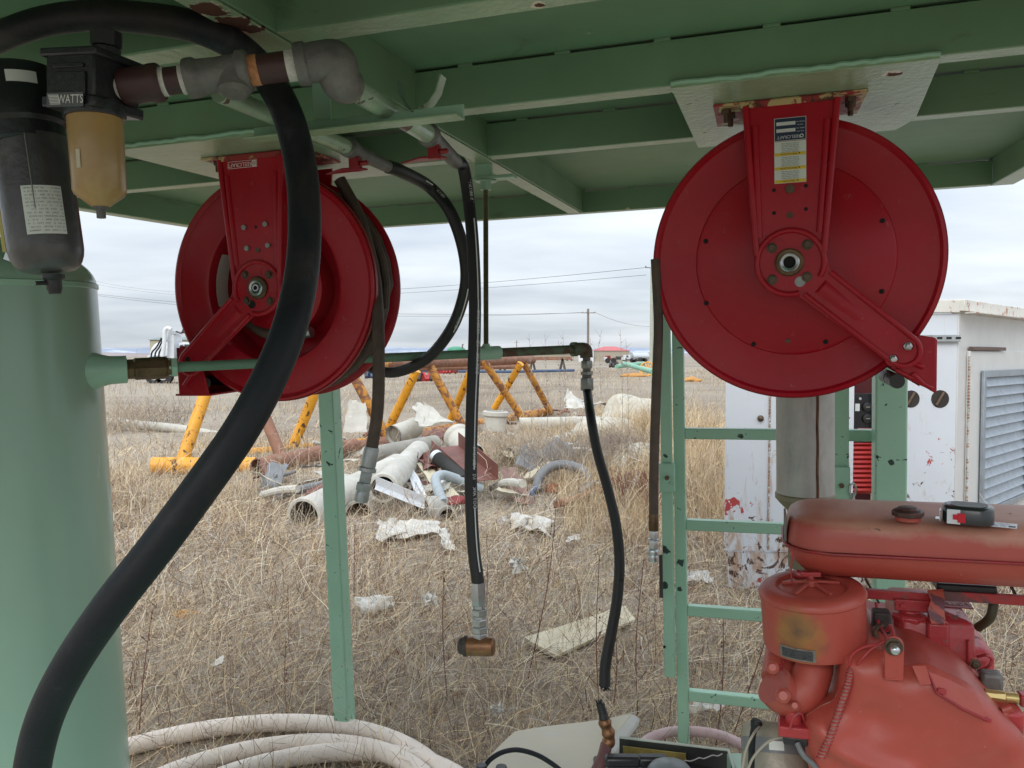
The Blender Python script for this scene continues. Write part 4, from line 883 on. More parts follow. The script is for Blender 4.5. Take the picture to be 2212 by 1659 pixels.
# intake elbow
E_=lambda x,y,B: FM@FB(x,y,B)
ex_=qa.x
mb=MB(); mb.tube([ac@Vector((0,0,.005)),ac@Vector((0,0,-.02)),E_(1758,1445,1.50),E_(1735,1490,1.48),E_(1700,1502,1.47),E_(1672,1480,1.46)],.033,28,k=8,rf=lambda t:.030+.006*min(1,max(0,(t-.25)*3))); el=mb.build('intake_elbow',engred,eng,smooth=60)
mb=MB(); mb.lathe([(.034,0),(.034,.022),(.032,.026)],Mdir(ac@Vector((0,0,.002)),(ac.to_3x3()@Vector((0,0,-1)))),28); mb.build('elbow_collar',engred2,el)
for x,y,r_ in ((1669,1442,.0075),(1692,1503,.009),(1717,1524,.006)):
    c=E_(x,y,1.415); dd=(CAM-c).normalized(); mb=MB(); mb.lathe([(r_*1.5,-.012),(r_*1.4,0),(r_,.003),(r_,.008),(r_*.8,.010)],Mdir(c,dd),16); mb.build('bolt',engred,el)
mb=MB(); a=E_(1680,1468,1.50); b=E_(1693,1390,1.56); mb.tube([a,b],.030,28); mb.k=0
cy=mb.build('cast_tube',engred,eng,smooth=60)
mb=MB(); c=E_(1693,1415,1.50)+ (CAM-E_(1693,1415,1.5)).normalized()*.0025
r_=(b-a).normalized(); nn=(CAM-c); nn=(nn-r_*nn.dot(r_)).normalized(); xx=r_.cross(nn).normalized()
M=Matrix(((r_.x,-xx.x,nn.x,c.x),(r_.y,-xx.y,nn.y,c.y),(r_.z,-xx.z,nn.z,c.z),(0,0,0,1))); 
text(mb,'RADIESSEL',.0125,M@T(-.004,-.0,.0015),ext=.0012); mb.build('cast_lettering',engred2,cy)
# rocker cover
def ebox(name,xa,xb,ya,yb,B0,B1,m,par=eng,bev=.006,r=0):
    a=FB(xa,ya,B0); b=FB(xb,yb,B0); mb=MB(FM); mb.box(((a.x+b.x)/2,(B0+B1)/2,(a.z+b.z)/2),(abs(b.x-a.x),B1-B0,abs(a.z-b.z))); return mb.build(name,m,par,bevel=bev)
a=FB(1940,1440,1.60); b=FB(2115,1352,1.60)
mb=MB(FM)
def rk(z,ins): return [Vector((x,y,z)) for x,y in inset(rrect(a.x,b.x,1.60,1.80,.016,4),ins)]
mb.loft([rk(a.z,0),rk(b.z-.008,.004),rk(b.z-.001,.008),rk(b.z+.003,.016)]); rc_=mb.build('rocker_cover',engred2,eng,smooth=50)
mb=MB(FM); mb.loft([rk(a.z-.009,-.008),rk(a.z-.001,-.008)]); mb.build('gasket_flange',mat('flaky_grey_gasket',(.24,.22,.18),.7,var=.35,vscale=40,bump=1,bscale=80,layers=[((.3,.05,.04),15,.55,.6,{})]),rc_,bevel=.001)
ebox('cover_rib',2003,2052,1345,1440,1.592,1.63,engred2,rc_)
ebox('cover_rib',2090,2096,1385,1440,1.594,1.61,engred2,rc_,.002)
cx=FB(1969,1335,1.62); mb=MB(FM@T(cx.x,1.635,cx.z-.006)); mb.lathe([(.030,-.02),(.030,-.002),(.033,0),(.034,.008),(.030,.012),(.020,.014),(.018,.018),(.010,.019)],n=8,ph=.2); mb.build('oil_filler_cap',engred2,rc_,bevel=.0015)
mb=MB(FM); tz=b.z+.0035; Mt=FM@T((FB(2078,1320,1.62)).x+.004,1.70,tz)@Matrix.Rotation(R(180),4,'Z')
mb=MB(Mt); mb.box((0,0,0),(.060,.040,.002)); rp=mb.build('badge_plate',mat('badge_red',(.25,.02,.025),.5),rc_,bevel=.001)
mb=MB(Mt); text(mb,'LISTER',.0185,T(0,0,.0012)@Matrix.Rotation(0,4,'Z'),ext=.0009); mb.build('badge_lettering',mat('pale_pink_metal',(.40,.2,.2),.5),rp)
ebox('cylinder_head',1942,2108,1455,1500,1.62,1.80,engred2)
ebox('exhaust_port',2070,2110,1468,1495,1.60,1.7,mat('bright_red_paint',(.45,.02,.03),.35),bev=.008)
# cylinder, crankcase and base down to the skid
mb=MB(FM); mb.box((.30,1.80,-1.02),(.26,.26,.75)); mb.build('crankcase',engred2,eng,bevel=.02)
mb=MB(FM); 
for i in range(6): mb.lathe([(.075,-.71-.014*i),(.088,-.712-.014*i),(.088,-.716-.014*i),(.075,-.718-.014*i)],T(.29,1.76,0),32)
mb.build('cylinder_fins',engred2,eng)
# shroud
pxs=[(1822,1424),(1868,1419),(1913,1421),(1953,1452),(2004,1448),(2050,1466),(2106,1494),(2165,1548),(2225,1612),(2250,1700),(2210,1790),(2080,1850),(1900,1850),(1790,1790),(1755,1700),(1738,1610),(1741,1565),(1768,1543),(1806,1528),(1817,1480)]
BS=1.42
pxs=[(p.x,p.y) for p in spline([Vector((x,y,0)) for x,y in pxs+pxs[:1]],4)][:-1]
po=[(FB(x,y,BS).x,FB(x,y,BS).z) for x,y in pxs]
from mathutils.geometry import delaunay_2d_cdt
def pdist(p,poly):
    best=9
    for i in range(len(poly)):
        a=poly[i-1];b=poly[i]; dx=b[0]-a[0];dy=b[1]-a[1]; t=max(0,min(1,((p[0]-a[0])*dx+(p[1]-a[1])*dy)/(dx*dx+dy*dy+1e-12)))
        best=min(best,math.hypot(p[0]-a[0]-t*dx,p[1]-a[1]-t*dy))
    return best
def inside(p,poly):
    c=False
    for i in range(len(poly)):
        a=poly[i-1];b=poly[i]
        if (a[1]>p[1])!=(b[1]>p[1]) and p[0]<(b[0]-a[0])*(p[1]-a[1])/(b[1]-a[1])+a[0]: c=not c
    return c
nb_=len(po); pts2=[Vector(p) for p in po]
gx0,gx1=min(p[0] for p in po),max(p[0] for p in po); gz0,gz1=min(p[1] for p in po),max(p[1] for p in po)
st_=.0065; i=0; zz=gz0
while zz<gz1:
    xx=gx0+(st_/2 if i%2 else 0)
    while xx<gx1:
        if inside((xx,zz),po) and pdist((xx,zz),po)>st_*.45: pts2.append(Vector((xx,zz)))
        xx+=st_
    zz+=st_*.87; i+=1
ov,_e,of,_a,_b,_c=delaunay_2d_cdt(pts2,[(k,(k+1)%nb_) for k in range(nb_)],[],1,1e-7)
rdg=[(FB(x,y,1.42).x,FB(x,y,1.42).z) for x,y in ((1765,1560),(1800,1610),(1870,1645),(1960,1668))]
def shB(x,z):
    d=pdist((x,z),po); r=.038; B=1.414+(r-math.sqrt(max(0,r*r-(r-min(d,r))**2)))*.95
    rd=pdist((x,z),rdg+rdg[::-1]); B-=.014*math.exp(-(rd/.018)**2)
    hx,hz=rdg[1]; B+=.016*math.exp(-(((x-hx-.06)/.035)**2+((z-hz-.055)/.03)**2))
    B-=.010*math.exp(-(((x-.33)/.09)**2+((z+.66)/.08)**2)); B+=.0012*math.sin(x*55+2*math.sin(z*40))*math.sin(z*48)
    return B
mb=MB(FM); vs=[Vector((p.x,shB(p.x,p.y),p.y)) for p in ov]; mb.add(vs,[tuple(f) for f in of])
sh=mb.build('cooling_shroud',engred,eng,smooth=75)
mb=MB(FM); mb.loft([[Vector((p[0],shB(*p)+.0006,p[1])) for p in po],[Vector((p[0],1.50,p[1])) for p in po],[Vector((p[0],1.66,p[1])) for p in po]],caps=False); mb.build('shroud_side',engred,sh,smooth=60)
# duct bulge at its left
mb=MB(); g=[[E_(2004,1450,1.418),E_(2050,1468,1.416),E_(2106,1497,1.414)],[E_(2012,1470,1.406),E_(2060,1498,1.404),E_(2122,1528,1.402)],[E_(2024,1497,1.400),E_(2080,1530,1.398),E_(2135,1556,1.396)]]
mb.quadsheet(g,.002); cv=mb.build('cover_plate',engred,sh,smooth=30)
mb=MB(); mb.tube([E_(2003,1449,1.416),E_(2024,1497,1.398),E_(2080,1532,1.396),E_(2135,1557,1.394)],.0022,8,False); mb.build('plate_edge',redrim,cv)
mb=MB(); mb.quadsheet([[E_(1970,1438,1.418),E_(2000,1438,1.417)],[E_(1988,1480,1.400),E_(2012,1478,1.400)]],.002); mb.build('small_plate',engred,sh)
for x,y in ((2034,1487),(2132,1548)):
    mb=MB(); mb.bar(E_(x-8,y+3,1.40),E_(x+10,y+9,1.398),.006,.008); mb.build('tab',engred2,sh,bevel=.001)
# small hardware over the castings
for nm_,x,y,B,r_,m_ in (('bolt',1952,1432,1.588,.006,boltm),('bolt',2106,1434,1.588,.006,boltm),('bolt',2030,1436,1.585,.006,boltm)):
    c=E_(x,y,B); mb=MB(); dd=FM.to_3x3()@Vector((0,-1,0)); mb.lathe([(r_*1.7,0),(r_*1.7,.0015),(r_,.002),(r_,.006),(r_*.7,.007)],Mdir(c,dd),6); mb.build(nm_,m_,eng,bevel=.0006)
mb=MB(); mb.tube([E_(1905,1350,1.55),E_(1890,1362,1.52),E_(1893,1392,1.50),E_(1880,1418,1.48)],.005,10); mb.build('breather_pipe',boltm,eng)
mb=MB(FM); a=FB(1905,1345,1.56); mb.box((a.x,1.57,a.z),(.03,.03,.04)); mb.build('upper_gap_block',mat('gap_shade_black',(.03,.022,.02),.6,var=.4,bump=.6),eng,bevel=.004)  # dark block added to imitate the shaded gap between engine parts
mb=MB(FM); a=FB(1885,1452,1.55); mb.box((a.x,1.58,a.z-.01),(.06,.05,.09)); mb.build('lower_gap_block',MATS['gap_shade_black'],eng,bevel=.008)  # lower dark filler, gap shade built as a solid block
# upright lug with a shiny bolt
a=FB(1910,1468,1.41); b=FB(1953,1385,1.41); cxm=(a.x+b.x)/2; w_=(b.x-a.x)/2
pl2=[(a.x,a.z),(b.x,a.z),(b.x,b.z-.008)]+[(cxm+w_*math.cos(R(t)),b.z-.008+w_*math.sin(R(t))) for t in range(15,180,15)]+[(a.x,b.z-.008)]
mb=MB(FM@Matrix(((1,0,0,0),(0,0,-1,1.41),(0,1,0,0),(0,0,0,1)))); mb.prism(pl2,-.004,.001); mb.box((cxm,a.z+.002,-.02),(2*w_,.004,.045)); lg=mb.build('lifting_lug',engred,eng,bevel=.002)
c=FB(1934,1396,1.41); mb=MB(FM); mb.cyl((c.x-.003,1.409,c.z),(c.x-.003,1.405,c.z),.0145,24); mb.hexn((c.x-.003,1.405,c.z),(c.x-.003,1.397,c.z),.0115); mb.build('nut',boltm,lg,bevel=.001)
mb=MB(FM); mb.lathe([(.0075,0),(.0075,.007),(.0055,.010),(.002,.011)],Mdir(Vector((c.x-.003,1.397,c.z)),Vector((0,-1,0))),20); mb.build('bolt_end',chrome,lg,smooth=60)
# tank frame rails
mb=MB(FM); a=FB(1868,1284,1.63); b=FB(2020,1292,1.63); mb.box(((a.x+b.x)/2,1.635,(a.z+b.z)/2),(b.x-a.x,.012,.018)); mb.build('frame_rail',engred2,eng,bevel=.001)
mb=MB(FM); a=FB(2035,1285,1.63); b=FB(2280,1300,1.63); mb.box(((a.x+b.x)/2,1.628,(a.z+b.z)/2),(b.x-a.x,.010,.018)); mb.build('frame_rail',mat('peeled_frame_rail',(.12,.05,.05),.55,var=.3,bump=.3,layers=[((.33,.03,.03),12,.5,.55,{}),((.4,.38,.3),30,.68,.7,{})]),eng,bevel=.001)
mb=MB(FM); a=FB(1978,1312,1.62); mb.box((a.x,1.63,a.z+.002),(.072,.02,.022)); mt=mb.build('rail_mount',engred2,eng,bevel=.002)
for dx_ in (-.022,.022): mb=MB(FM); mb.cyl((a.x+dx_,1.62,a.z+.002),(a.x+dx_,1.616,a.z+.002),.005,10); mb.build('bolt',engred2,mt)
mb=MB(FM); g=[]
for t,(x,y,B) in enumerate(((2022,1275,1.615),(2024,1295,1.60),(2022,1318,1.59),(2024,1345,1.59))):
    q=FB(x,y,B); g.append([Vector((q.x-.014+.004*(t%2),B-.004*t*.5,q.z)),Vector((q.x+.014,B+.01-.004*t,q.z))])
mb.quadsheet(g,.003); mb.build('twisted_strap',mat('peeling_strap',(.42,.09,.06),.5,var=.1,bump=.3,layers=[((.13,.05,.06),8,.5,.52,{}),((.75,.7,.68),22,.66,.68,{})]),eng)
for x in (1870,2175):
    mb=MB(FM); a=FB(x,1262,1.66); b=FB(x+28,1290,1.66); mb.bar(Vector((a.x,1.66,a.z+.01)),Vector((b.x,1.66,b.z-.01)),.014,.004); mb.build('frame_stay',darksteel,eng)
mb=MB(FM); a=FB(2080,1268,1.66); mb.box((a.x,1.66,a.z+.005),(.10,.06,.016)); mb.build('rubber_mount',blackpl,eng,bevel=.004)
mb=MB(); mb.tube([E_(2141,1262,1.66),E_(2146,1300,1.66),E_(2138,1335,1.66),E_(2112,1356,1.68)],.0085,14); mb.build('fuel_hose',mat('dark_olive_hose',(.04,.035,.015),.5),eng)
mb=MB(); mb.tube([E_(1712,1190,1.52),E_(1709,1235,1.52),E_(1711,1262,1.52),E_(1735,1268,1.53)],.0016,8,False); mb.tube([E_(1718,1238,1.56),E_(1745,1250,1.56),E_(1775,1262,1.58)],.008,10); mb.build('fuel_tap',engred2,eng)
# throttle cable, wires
mb=MB(); mb.tube([E_(1892,1303,1.6),E_(1898,1345,1.55),E_(1915,1375,1.5),E_(1925,1392,1.45),E_(1930,1380,1.42),E_(1924,1352,1.46),E_(1916,1362,1.5)],.0028,10); mb.build('control_cable',engred2,eng)
for pts in (((1835,1450,1.43),(1838,1420,1.42),(1860,1400,1.42),(1908,1388,1.42)),((1842,1452,1.43),(1860,1425,1.42),(1885,1400,1.42),(1912,1384,1.41))):
    mb=MB(); mb.tube([E_(*p) for p in pts],.0022,8); mb.build('wire',engred2,eng)
lp=[E_(*p) for p in ((1838,1445,1.425),(1832,1478,1.42),(1818,1518,1.415),(1804,1560,1.405),(1789,1602,1.40),(1772,1637,1.40))]
mb=MB(); mb.tube(lp,.0052,12); lm=mb.build('wrapped_loom',mat('pinkish_loom_tape',(.30,.13,.10),.7,var=.25,vscale=60,layers=[((.6,.6,.6),14,.66,.7,{})]),eng)
sp_=spline(lp,24); mb=MB(); hx=[]
x_,y_,z_=frame(sp_[1]-sp_[0])
for i,p in enumerate(sp_):
    for k in range(3): a=2*math.pi*((i*3+k)/14); hx.append(p+x_*(.0058*math.cos(a))+y_*(.0058*math.sin(a)))
mb.tube(hx,.0013,6,sp=False); mb.build('loom_lacing',engred2,lm)
# brass fitting, injector pump bits right
mb=MB(FM); a=FB(2126,1500,1.5); b=FB(2170,1506,1.5); c=FB(2200,1509,1.5); mb.cyl((a.x,1.5,a.z),(b.x,1.5,b.z),.0105,8); mb.cyl((b.x,1.5,b.z),(c.x,1.5,c.z),.009,16); mb.build('brass_fitting',brass,eng,bevel=.001)
mb=MB(FM); a=FB(2200,1509,1.5); mb.box((a.x+.02,1.5,a.z),(.04,.025,.02)); mb.build('pump_union',engred2,eng,bevel=.003)
ebox('injector_pump',2150,2215,1535,1595,1.46,1.52,engred2,bev=.008)
mb=MB(); mb.cyl(E_(2160,1570,1.45),E_(2172,1535,1.46),.007,12); mb.cyl(E_(2165,1535,1.46),E_(2185,1528,1.46),.008,12); mb.build('pump_lever',engred,eng)
mb=MB(); mb.cyl(E_(2172,1585,1.45),E_(2195,1610,1.44),.010,14); mb.build('black_plug',blackpl,eng)
mb=MB(FM); a=FB(2140,1480,1.56); mb.box((a.x,1.56,a.z),(.035,.03,.05)); mb.build('grey_block',ironpipe,eng,bevel=.006)
mb=MB(); mb.tube([E_(2112,1450,1.62),E_(2135,1440,1.6),E_(2143,1425,1.6),E_(2130,1415,1.6),E_(2112,1418,1.62)],.003,8); mb.build('return_pipe',engred2,eng)
# small red unit over the alternator
mb=MB(FM); a=FB(1716,1585,1.42); b=FB(1716,1550,1.42)
mb.cyl((a.x,1.45,a.z),(b.x,1.45,b.z),.014,20); mb.box((a.x,1.45,a.z-.002),(.052,.05,.020)); su=mb.build('stop_solenoid',engred2,eng,bevel=.003)
mb=MB(FM); mb.box((a.x+.002,1.45,a.z-.020),(.040,.04,.014)); mb.build('solenoid_foot',blackpl,su,bevel=.002)
mb=MB(FM); mb.lathe([(.002,0)]*2+[(.0025,.001)],T(a.x,1.4,a.z),8); 
mb=MB(); mb.tube([E_(1706,1575,1.41),E_(1715,1548,1.41),E_(1730,1541,1.42),E_(1738,1558,1.44)],.0022,8); mb.build('wire',engred2,su)
# alternator
al=thing('alternator','tan and grey alternator with black band at the bottom edge, left of the engine shroud','alternator',E_(1690,1760,1.6))
a0=E_(1672,1562,1.62); axd=Vector((-.10,-.5,-1)).normalized()
Ma=Mdir(a0,FM.to_3x3()@Vector((.05,-.55,-1)))
mb=MB(Ma); mb.lathe([(.03,-.002),(.055,0),(.062,.012),(.064,.03)],n=40); mb.k=1; mb.lathe([(.0645,.028),(.0645,.055)],n=40); mb.k=0; mb.lathe([(.064,.055),(.066,.075),(.066,.16),(.05,.18)],n=40); ab=mb.build('housing',[tanal,greypl],al)
mb=MB(Ma); 
for i in range(7):
    a=math.atan2((Ma.inverted()@CAM).y,(Ma.inverted()@CAM).x)-1.2+i*.4
    mb.box((.067*math.cos(a),.067*math.sin(a),.115),(.006,.008,.06),None)
mb.build('cooling_rib',tanal,ab,bevel=.001)
aa=math.atan2((Ma.inverted()@CAM).y,(Ma.inverted()@CAM).x)
wrapc(Ma,.0652,math.degrees(aa)-14,math.degrees(aa)+10,.034,.050,0,white_lab,ab,'label')
mb=MB(); mb.tube([E_(1632,1560,1.5),E_(1625,1600,1.5),E_(1622,1680,1.5)],.006,10); mb.lathe([(.009,0),(.011,.006),(.008,.016)],Mdir(E_(1636,1555,1.5),Vector((-.3,0,-1))),12); mb.build('black_lead',blackrub,al)
for k,pts in enumerate((((1698,1590,1.46),(1660,1602,1.45),(1625,1640,1.45),(1608,1690,1.45)),((1650,1560,1.52),(1628,1585,1.46),(1610,1625,1.45),(1600,1690,1.45)))):
    mb=MB(); mb.tube([E_(*p) for p in pts],.0024,8); mb.build('wire',mat('tan_wire',(.33,.30,.24),.6),al)
mb=MB(); mb.tube([E_(1722,1605,1.43),E_(1735,1630,1.42),E_(1760,1655,1.42),E_(1770,1680,1.42)],.005,10); mb.build('ribbed_loom',greypl,al)
# ================================================================ galvanised duct
B=2.35; a=FB(1677,1065,B); b=FB(1803,1065,B); cx=(a.x+b.x)/2; r_=(b.x-a.x)/2
du=thing('duct_pipe','galvanised sheet metal duct with a rusty seam streak standing behind the fuel tank','duct',FM@Vector((cx,B,-1.5)))
zt=FB(1740,780,B).z; zb=FB(1740,1072,B).z
mb=MB(FM@T(cx,B,0)); mb.lathe([(r_*.99,zb),(r_,zb+.01),(r_,zt)],n=56); s_=mb.build('duct',mat('galvanised_duct',(.40,.40,.38),.45,.45,var=.14,vscale=9,bump=.2,layers=[((.25,.25,.24),24,.52,.66,{'k':.5,'stretch':(1,1,.3)})]),du)
mb=MB(FM@T(cx,B,0)); mb.lathe([(r_*1.0,zb+.012),(r_*1.05,zb+.008),(r_*1.05,zb-.004),(r_*.9,zb-.018),(r_*.62,zb-.04),(r_*.60,zb-.2)],n=56); mb.build('base_collar',mat('olive_collar',(.20,.18,.12),.5,.3,var=.2),du)
va=angto(FM@T(cx,B,0),CAM)
mb=MB(FM@T(cx,B,0)); an=va+.42; pts=[Vector(((r_+.0006)*math.cos(an+.01*math.sin(i)),(r_+.0006)*math.sin(an+.01*math.sin(i)),zb+(zt-zb)*i/20)) for i in range(21)]
mb.tube(pts,.0038,6,sp=False); mb.build('rusty_seam',mat('rust_streak',(.13,.05,.02),.8,var=.4,vscale=30),s_)
# chain on the rack
mb=MB(FM)
for i in range(5):
    q=FB(1843,1060+i*22,2.95); M=T(q.x,2.96,q.z)@Matrix.Rotation(R(90*(i%2)+20),4,'Z')
    mb.tube([M@Vector((.011*math.cos(t*math.pi/6),0,.024*math.sin(t*math.pi/6))) for t in range(13)],.0034,8,sp=False)
one('chain',mb,zinc,'short steel chain hanging beside the right rack stile','chain')
# ================================================================ low things on the skid
skd=thing('skid_base','green steel skid floor under the tank and engine, below the picture','skid',FM@Vector((-.6,1.3,-1.56)))
mb=MB(FM); mb.box((-.6,1.1,-1.56),(2.9,2.0,.02)); mb.build('floor_plate',green,skd)
mb=MB(FM); mb.box((-.6,.15,-1.54),(2.9,.08,.12)); mb.build('rail',green,skd,bevel=.004)
for x in (.35,-1.5): mb=MB(FM); mb.box((x,1.4,-1.49),(.3,.6,.12)); mb.build('pedestal',green,skd,bevel=.004)
# battery box, its rim a light edge
D=1.95
bx=thing('battery_box','open dark steel battery box at the bottom edge with a pale rim','battery box',P(1450,1760,2.0))
rimL,rimR=P(1338,1594,2.12),P(1573,1622,2.0); nr=P(1571,1680,1.55)
dn=Vector((0,0,-.35))
darkw=mat('dark_box_inside',(.035,.038,.035),.35,var=.3,vscale=10,bump=.2,coat=.3)
mb=MB(); mb.quadsheet([[rimL,rimR],[rimL+dn,rimR+dn]],.003); mb.build('back_wall',darkw,bx)
fr=rimR+(Vector((-.05,-.42,0)))
mb=MB(); mb.quadsheet([[rimR,fr],[rimR+dn,fr+dn]],.003); mb.build('side_wall',darkw,bx)
mb=MB(); mb.tube([rimL+Vector((0,0,.002)),rimR+Vector((0,0,.002)),fr+Vector((0,0,.002))],.0035,8,False); mb.build('rim',mat('pale_box_rim',(.5,.56,.5),.4),bx)
mb=MB(); a=P(1345,1606,2.105); b=P(1480,1622,2.035); mb.bar(a+Vector((0,-.012,-.012)),b+Vector((0,-.012,-.012)),.004,.022); mb.build('reflection_strip',mat('yellow_reflection_paint',(.35,.27,.08),.35,.5,var=.3,vscale=20),bx)  # added bar imitating the yellowish reflection on the dark inner wall
mb=MB(); mb.box(P(1450,1720,1.9)+Vector((0,0,-.05)),(.34,.36,.12)); mb.build('battery',blackpl,bx,bevel=.006)
for x,xw in ((1330,.085),(1395,.07)):
    mb=MB(); c=P(x+15,1643,1.9); mb.box(c,(xw,.03,.026)); mb.build('battery_handle',blackpl,bx,bevel=.007)
c=P(1447,1668,1.84); mb=MB(); mb.lathe([(.055,-.06),(.055,-.01),(.052,.004),(.044,.014),(.030,.021),(.0,.024)],T(c),40); mb.build('grey_cap',mat('grey_dome_plastic',(.17,.19,.2),.35),bx,smooth=60)
mb=MB(); a=P(1575,1626,1.98); b=P(1665,1634,1.95); mb.box((a+b)/2+Vector((0,-.02,-.09)),((b-a).length,.1,.16)); mb.build('green_box_end',green,bx,bevel=.004)
mb=MB(); pts=[P(1430+10*i,1655-2.0*i+2*math.sin(i*2.2),1.85+.008*i) for i in range(14)]; mb.tube(pts,.0015,6); mb.build('loose_thread',mat('grey_thread',(.4,.4,.38),.8),bx)
# beige folded panel
bp=thing('folded_panel','beige folded sheet metal cover lying askew at the bottom, below the broken hose','panel',P(1190,1659,2.2))
tl_,tr_,bl_,br_=P(1112,1580,2.32),P(1365,1543,2.36),P(1000,1690,1.95),P(1250,1690,1.95)
def lerp(a,b,t): return a+(b-a)*t
g=[[lerp(lerp(tl_,bl_,j/6),lerp(tr_,br_,j/6),i/8)+Vector((0,0,.004*math.sin(i*.9+j)*.5)) for i in range(9)] for j in range(7)]
mb=MB(); mb.quadsheet(g,.003); pt=mb.build('top_face',beige,bp,smooth=50)
f1,f2_=P(1379,1566,2.33),P(1268,1712,1.94)
mb=MB(); g=[]
for j in range(7):
    u=lerp(tr_,br_,j/6); v=lerp(f1,f2_,j/6); g.append([lerp(u,v,i/4)+Vector((.012,0,.004))*math.sin(math.pi*i/4) for i in range(5)])
mb.quadsheet(g,.003); mb.build('folded_edge',mat('beige_edge_paint',(.55,.54,.50),.4,var=.08,bump=.15),bp,smooth=60)
mb=MB(); mb.tube([P(1046,1656,1.8),P(1062,1638,1.82),P(1088,1624,1.85),P(1120,1620,1.88),P(1158,1630,1.9),P(1190,1648,1.9),P(1225,1675,1.9)],.0058,14)
bc=one('battery_cable',mb,blackrub,'black cable arching over the beige panel at the bottom edge','cable')
mb=MB(); mb.lathe([(.011,0),(.013,.006),(.013,.016),(.009,.02)],Mdir(P(1040,1652,1.79),Vector((0,0,-1))),14); mb.lathe([(.012,0),(.014,.008),(.012,.02)],Mdir(P(1083,1655,1.79),Vector((0,0,-1))),14); mb.build('cable_terminal',blackpl,bc)
# cut copper stub below the broken hose
stb=thing('copper_stub','cut brass and copper hose stub sticking up in front of the beige panel','pipe stub',P(1290,1680,2.0))
mb=MB(); mb.tube([P(1296,1519,1.99),P(1303,1543,1.985),P(1306,1555,1.98)],(.0105,.013),14); mb.build('black_sleeve',hoseblk,stb)
mb=MB(); 
for i in range(6): c=P(1294+random.uniform(-4,5),1521,1.985); mb.tube([c,c+Vector((random.uniform(-.006,.006),0,.012))],(.003,.001),5,False)
mb.build('frayed_end',hoseblk,stb)
mb=MB(); mb.tube([P(1305,1552,1.98),P(1308,1566,1.98),P(1314,1583,1.98),P(1316,1598,1.98),P(1309,1612,1.98)],.0145,16,rf=lambda t:.0135+.0035*math.sin(3*math.pi*t)**2); mb.build('fitting',copper,stb)
mb=MB(); mb.tube([P(1310,1608,1.98),P(1303,1635,1.96),P(1288,1668,1.94),P(1270,1700,1.93)],.0150,16); mb.build('pipe',mat('purple_brown_pipe',(.13,.055,.055),.55,var=.2,bump=.3),stb)
# white hose coils lying on the ground
wh=thing('hose_coil','coils of dirty white hose lying on the ground at the bottom edge','hose',(-.9,2.75,0),'pale hoses on the ground by the skid')
def loop(c,rad,z,r_,a0=0,a1=360,name='loop',dz=None):
    pts=[Vector((c[0]+rad*1.04*math.cos(R(a)),c[1]+rad*math.sin(R(a)),z+.012*math.sin(R(a*2))+(dz(a) if dz else 0))) for a in np.linspace(a0,a1,40)]
    mb=MB(); mb.tube(pts,r_,20,sp=False); return mb.build(name,whitehose,wh)
loop((-1.0,2.56),.80,.045,.036,-20,205)
loop((-.82,2.60),.56,.055,.036,-10,200)
loop((-.66,2.52),.58,.05,.035,-10,190)
mb=MB(); mb.tube([P(1380,1612,3.0),P(1415,1590,3.08),P(1470,1579,3.12),P(1545,1586,3.1),P(1600,1608,3.02),P(1660,1645,2.9),P(1700,1690,2.8)],.0195,18)
one('rubber_hose',mb,pinkhose,'faded pinkish hose curving behind the battery box','hose',group='pale hoses on the ground by the skid')
# ================================================================ white shed on the right
SD=5.4
def S(x,y,d=SD): return P(x,y,d)
cor=P(2064,900,SD); cX=cor.x; xl=P(1568,1000,SD).x; zt=P(2064,648,SD).z; 
shed=thing('equipment_shed','rust stained white metal equipment housing at the right edge behind the ladder','metal housing',((xl+cX)/2,SD,0))
zb=.02; zs=P(1580,1190,SD).z; zmid=P(1580,1100,SD).z
def panel(name,x0,x1,z0,z1,y=SD,th=.03,m=shedw,bev=.004): mb=MB(); mb.box(((x0+x1)/2,y+th/2,(z0+z1)/2),(x1-x0,th,z1-z0)); return mb.build(name,m,shed,bevel=bev)
px_=lambda x: P(x,1000,SD).x
x1_=px_(1661); x2_=px_(1843); x3_=px_(1893); x4_=px_(1952)
d1=panel('door',xl,x1_-.004,zs,zt-.10); d2=panel('door',x1_+.004,x2_,zs,zt-.10,y=SD-.004)
panel('corner_panel',x3_,cX,zs-.02,zt-.09,y=SD-.006)
panel('lower_skirt',xl+.03,x2_+.1,zb,zs-.008,y=SD+.01)
panel('roof_fascia',xl-.05,cX+.0,zt-.085,zt,y=SD-.03,th=.06,m=shedroof)
mb=MB(); 
for i in range(70): z=zs+.03+i*(zt-.15-zs)/70; mb.box((x1_,SD-.006,z),(.010,.012,.014))
mb.build('hinge_strip',mat('rusty_hinge',(.35,.2,.12),.7,var=.4,vscale=30,layers=[((.6,.6,.58),20,.5,.55,{})]),d1)
# opening: dark recess, control panel, red grille
mb=MB(); mb.box(((x2_+x3_)/2,SD+.20,(zs+zt)/2),(x3_-x2_+.1,.02,zt-zs)); mb.build('recess_back',mat('dark_red_recess',(.10,.012,.015),.6),shed)
mb=MB(); z0=P(0,1052,SD).z; z1=P(0,930,SD).z
for i in range(13): z=P(0,1066-10.2*i,SD).z; mb.box(((x2_+x3_)/2,SD+.10,z),(x3_-x2_+.04,.05,.018),Matrix.Translation(Vector(((x2_+x3_)/2,SD+.10,z)))@Matrix.Rotation(R(-35),4,'X')@Matrix.Translation(-Vector(((x2_+x3_)/2,SD+.10,z))))
mb.build('red_grille',redgrille,shed)
za,zb_=P(0,959,SD).z,P(0,851,SD).z
mb=MB(); mb.box(((x2_+x3_)/2,SD+.09,(za+zb_)/2),(x3_-x2_+.04,.03,zb_-za)); cpn=mb.build('control_panel',mat('gloss_black_panel',(.012,.012,.014),.25),shed,bevel=.003)
